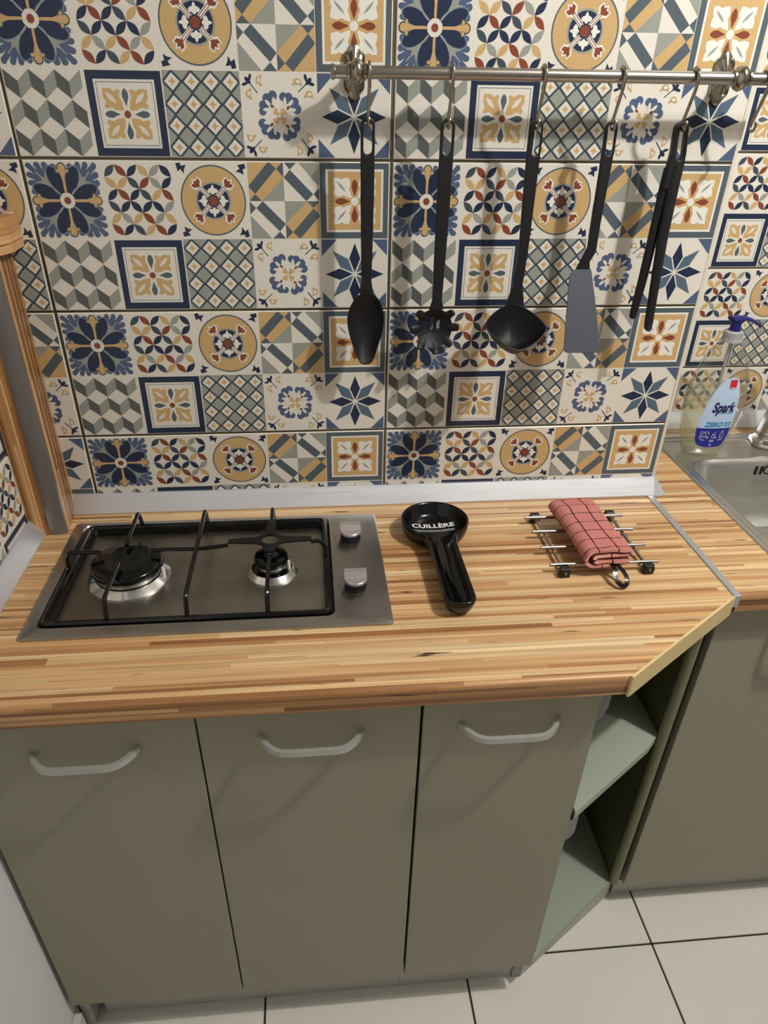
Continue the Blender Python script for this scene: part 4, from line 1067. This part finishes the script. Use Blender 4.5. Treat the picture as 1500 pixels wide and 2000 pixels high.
# tap, only its flared base is in view
tp = thing('tap', 'chrome tap base standing at the back of the sink, cut by the frame', 'tap', (1.3530, .1880, .0030))
b = MB(); prof = [(.0410, 0), (.0425, .004), (.0400, .010), (.0340, .014), (.0320, .020), (.0335, .024), (.0300, .034), (.0265, .055), (.0230, .080), (.0215, .110), (.0240, .118), (.0240, .128), (.015, .14), (0, .142)]
b.lathe(prof, 28); 
b.v = [(x*(1+.05*sin(6*math.atan2(y, x))*(1-min(1, z/.12))), y*(1+.05*sin(6*math.atan2(y, x))*(1-min(1, z/.12))), z) for x, y, z in b.v]
b.build('tap_body', M['chrome'], tp)
MB().tube(smoothp([(0, 0, .12), (0, 0, .20), (.0, -.02, .245), (.01, -.08, .255), (.015, -.14, .235), (.016, -.15, .21)], 2), .011, 14).build('spout', M['chrome'], tp)

# ---------------------------------------------------------------- soap bottle
def glassy(name, col, rough=.03, ior=1.3, mixt=.72):
    m = bpy.data.materials.new(name); m.use_nodes = True; nt = m.node_tree; N = nt.nodes; N.remove(N['Principled BSDF'])
    tr = N.new('ShaderNodeBsdfTransparent'); tr.inputs[0].default_value = (*lin(col), 1)
    gl = N.new('ShaderNodeBsdfGlossy'); gl.inputs['Roughness'].default_value = rough
    lw = N.new('ShaderNodeLayerWeight'); lw.inputs['Blend'].default_value = .3; fr = N.new('ShaderNodeMath'); fr.operation = 'MULTIPLY_ADD'; fr.inputs[1].default_value = .60*(ior-1)/.5; fr.inputs[2].default_value = .03; nt.links.new(lw.outputs['Facing'], fr.inputs[0])
    mx = N.new('ShaderNodeMixShader'); nt.links.new(fr.outputs[0], mx.inputs[0]); nt.links.new(tr.outputs[0], mx.inputs[1]); nt.links.new(gl.outputs[0], mx.inputs[2])
    nt.links.new(mx.outputs[0], N['Material Output'].inputs['Surface']); return m
M['pet'] = glassy('clear_plastic', (248, 248, 246), .06, 1.50)
M['liquid'] = glassy('pale_soap', (250, 250, 236), .1, 1.15)
_nt = M['liquid'].node_tree; _d = _nt.nodes.new('ShaderNodeBsdfDiffuse'); _d.inputs[0].default_value = (*lin((244, 243, 228)), 1); _t = _nt.nodes.new('ShaderNodeBsdfTranslucent'); _t.inputs[0].default_value = (*lin((244, 243, 228)), 1)
_m1 = _nt.nodes.new('ShaderNodeMixShader'); _m1.inputs[0].default_value = .5; _nt.links.new(_d.outputs[0], _m1.inputs[1]); _nt.links.new(_t.outputs[0], _m1.inputs[2])
_m2 = _nt.nodes.new('ShaderNodeMixShader'); _m2.inputs[0].default_value = .22; _src = _nt.nodes['Material Output'].inputs['Surface'].links[0].from_socket
_nt.links.new(_src, _m2.inputs[1]); _nt.links.new(_m1.outputs[0], _m2.inputs[2]); _nt.links.new(_m2.outputs[0], _nt.nodes['Material Output'].inputs['Surface'])
M['frost'] = mat('frosted_collar', (205, 205, 208), .35, trans=.35)
M['pump'] = mat('navy_pump', (28, 30, 110), .35)
M['lab_light'] = mat('pale_blue_label', (178, 200, 228), .5, noise=.05, nscale=25)
M['lab_navy'] = mat('royal_blue_label', (22, 34, 140), .5)
M['ink_navy'] = mat('ink_navy', (22, 24, 84), .5)
M['ink_cyan'] = mat('ink_cyan', (30, 130, 190), .5)
M['ink_red'] = mat('ink_red', (206, 36, 34), .5)
BXc, BYc = 1.1850, .1640
bt = thing('soap_bottle', 'clear pump bottle of washing-up liquid with blue label on the sink ledge', 'bottle', (BXc, BYc, .0030))
PW = [(0, .036, .022), (.004, .040, .026), (.018, .0455, .029), (.05, .0530, .031), (.09, .0600, .032), (.125, .0610, .031), (.155, .0560, .029), (.185, .0470, .026), (.205, .0385, .023), (.222, .0270, .019), (.232, .0185, .0165), (.238, .0160, .0160)]
def prof_at(z):
    for a, c in zip(PW, PW[1:]):
        if z <= c[0]:
            t = (z-a[0])/(c[0]-a[0]); t = t*t*(3-2*t)*.35+t*.65; return a[1]+(c[1]-a[1])*t, a[2]+(c[2]-a[2])*t
    return PW[-1][1:]
def bring(z, k=0, n=40):
    a_, d_ = prof_at(z); a_ -= k; d_ -= k
    return [(a_*math.copysign(abs(cos(q))**.85, cos(q)), d_*math.copysign(abs(sin(q))**.85, sin(q)), z) for q in [2*pi*i/n for i in range(n)]]
zs = [0, .002, .004, .010, .018] + [.03+.01*i for i in range(20)] + [.232, .238]
b = MB(); b.loft([[(x*.9, y*.9, z) for x, y, z in bring(0)]] + [bring(z) for z in zs[1:]], cap=True); b.build('bottle_body', M['pet'], bt, angle=70)
zl = [.003, .006, .012, .02] + [.03+.01*i for i in range(12)]
b = MB(); b.loft([bring(z, .0012) for z in zl], cap=True); plabel(b.build('liquid', M['liquid'], bt, angle=70), 'pale yellow liquid')
b = MB(); b.lathe([(.0190, .2300), (.0190, .2345), (.0172, .2350), (.0172, .2480), (.0150, .2500)], 32)
for i in range(24): b.box((.0170, -.0009, .2355), (.0180, .0009, .2470), M=Matrix.Rotation(2*pi*i/24, 4, 'Z'))
b.build('collar', M['frost'], bt, angle=35)
b = MB(); b.lathe([(.0110, .2495), (.0110, .2530), (.0095, .2535), (.0095, .2660), (.0125, .2690), (.0125, .2725), (0, .2740)], 24)
rings = []
for i in range(9):
    t = i/8; x = -.012+.062*t; z = .2712+.004*sin(t*pi)-.014*t*t; w_ = .0125*(1-t)**.5*.8+.0042; h_ = .0042-.0008*t
    rings.append([(x, w_*cos(q), z+h_*sin(q)) for q in [2*pi/12*k for k in range(12)]])
b.loft(rings, cap=True); b.build('pump_head', M['pump'], bt, angle=40)
b = MB().tube([(0, 0, .012), (0, 0, .245)], .0030, 10); b.build('dip_tube', M['frost'], bt)
# label, wrapped on the front of the bottle (world XZ outline)
lab = smoothc([(1.1505, .0835), (1.1541, .1045), (1.16, .1283), (1.1671, .147), (1.1762, .1600), (1.1900, .1700), (1.2040, .1700), (1.2130, .1600), (1.2212, .1191), (1.2219, .0702), (1.2160, .0330), (1.2085, .0225), (1.1653, .0235), (1.1543, .035), (1.1505, .0600)], 2)
lab = [(BXc+(x-BXc-.002)*1.0, z) for x, z in lab]
def fsurf(x, z, o_=.0008):
    a_, d_ = prof_at(max(0, z)); u = min(.985, abs(x/a_)); 
    return -(d_+o_)*(1-u**(2/.85))**(.85/2)
def label_patch(name, z0, z1, m_, off=.0006):
    b = MB(); nz, nx = 40, 16; rows = []
    for j in range(nz+1):
        z = z0+(z1-z0)*j/nz; xs_ = []
        for (xa, za), (xb, zb) in zip(lab, lab[1:]+lab[:1]):
            if (za-z)*(zb-z) <= 0 and za != zb: xs_.append(xa+(xb-xa)*(z-za)/(zb-za))
        if len(xs_) < 2: continue
        a_, c_ = min(xs_)-BXc, max(xs_)-BXc
        rows.append([(a_+(c_-a_)*i/nx, fsurf(a_+(c_-a_)*i/nx, z-.003, off), z-.003) for i in range(nx+1)])
    b.loft(rows, cap=False, closed=False); return b.build(name, m_, bt)
lz = [z for x, z in lab]
l1 = label_patch('label', .0655, max(lz)-.0003, M['lab_light']); l2 = label_patch('label', min(lz)+.0003, .0655, M['lab_navy'])
plabel(l1, 'pale blue leaf-shaped upper label'); plabel(l2, 'royal blue lower label')
def wrap(vs, fs, cx, cz, m_, parent, name='lettering', off=.0014):
    b = MB().add([(cx-BXc+x, fsurf(cx-BXc+x, cz+y-.003, off), cz+y-.003) for x, y, z in vs], fs); return b.build(name, m_, parent)
def fit_text(t, wd, **k):
    vs, fs = text_mesh(t, .02, **k); xs_ = [v[0] for v in vs]; s_ = wd/(max(xs_)-min(xs_)); mx_ = (max(xs_)+min(xs_))/2; return [((x-mx_)*s_, y*s_, z) for x, y, z in vs], fs
vs, fs = fit_text('Spark', .0470, shear=.25, bold=.0006); wrap([(x, y*1.45, z) for x, y, z in vs], fs, 1.1910, .1090, M['ink_navy'], l1)
vs, fs = fit_text('ZERO', .0370, shear=.25, bold=.0005); wrap(vs, fs, 1.1790, .0735, M['ink_cyan'], l1)
def strokes(items, m_, parent, name, off=.0014):
    b = MB()
    for x0, z0, x1, z1 in items:
        n = 6; P = [(x0+(x1-x0)*i/n, z) for z in (z0, z1) for i in range(n+1)]
        b.add([(x-BXc, fsurf(x-BXc, z-.003, off), z-.003) for x, z in P], [(i, i+1, n+2+i, n+1+i) for i in range(n)])
    return b.build(name, m_, parent)
strokes([(1.1780, .0975, 1.2120, .0984)], M['ink_cyan'], l1, 'underline')
strokes([(1.2010+.0026*i, .0755, 1.2028+.0026*i, .0785) for i in range(6)]+[(1.2005+.0026*i, .0700, 1.2023+.0026*i, .0730) for i in range(6)], M['ink_cyan'], l1, 'small_print')
strokes([(1.1905, .1480, 1.2045, .1650)], M['ink_red'], l1, 'red_emblem'); strokes([(1.1905, .1487, 1.2045, .1500)], M['white_print'], l1, 'emblem_line', .0017)
# icons on the blue field
ic = []
def icon_ring(cx, cz, r_):
    return [(cx+r_*cos(a), cz+r_*sin(a)) for a in [2*pi*i/14 for i in range(15)]]
b = MB()
def polyl(pts, w_=.0008):
    for a, c in zip(pts, pts[1:]):
        q = ln(a, c, w_); b.add([(x-BXc, fsurf(x-BXc, z-.003, .0014), z-.003) for x, z in q], [(0, 1, 2, 3)])
polyl(icon_ring(1.1655, .0510, .0042)); polyl([(1.1590, .0585), (1.1580, .0440), (1.1615, .0440), (1.1610, .0470), (1.1700, .0470), (1.1720, .0440)]); polyl([(1.1590, .0585), (1.1640, .0575), (1.1730, .0585), (1.1745, .0520)])
polyl(icon_ring(1.1850, .0480, .0036)); polyl([(1.1810, .0540), (1.1850, .0515), (1.1890, .0590)]); polyl(icon_ring(1.1895, .0460, .0018)); polyl(icon_ring(1.1735, .0460, .0018))
polyl([(1.1990, .0440), (1.1985, .0530), (1.2005, .0565), (1.2005, .0595), (1.2035, .0595), (1.2035, .0565), (1.2055, .0530), (1.2050, .0440), (1.1990, .0440)])
for x0, x1, z in ((1.160, 1.1690, .0400), (1.1790, 1.1890, .0395), (1.1800, 1.1880, .0365), (1.196, 1.2060, .0400)): polyl([(x0, z), (x1, z)], .0012)
b.build('icons', M['white_print'], l2)
vs, fs = fit_text('1L', .0050, bold=.0004); wrap(vs, fs, 1.1840, .0290, M['white_print'], l2)
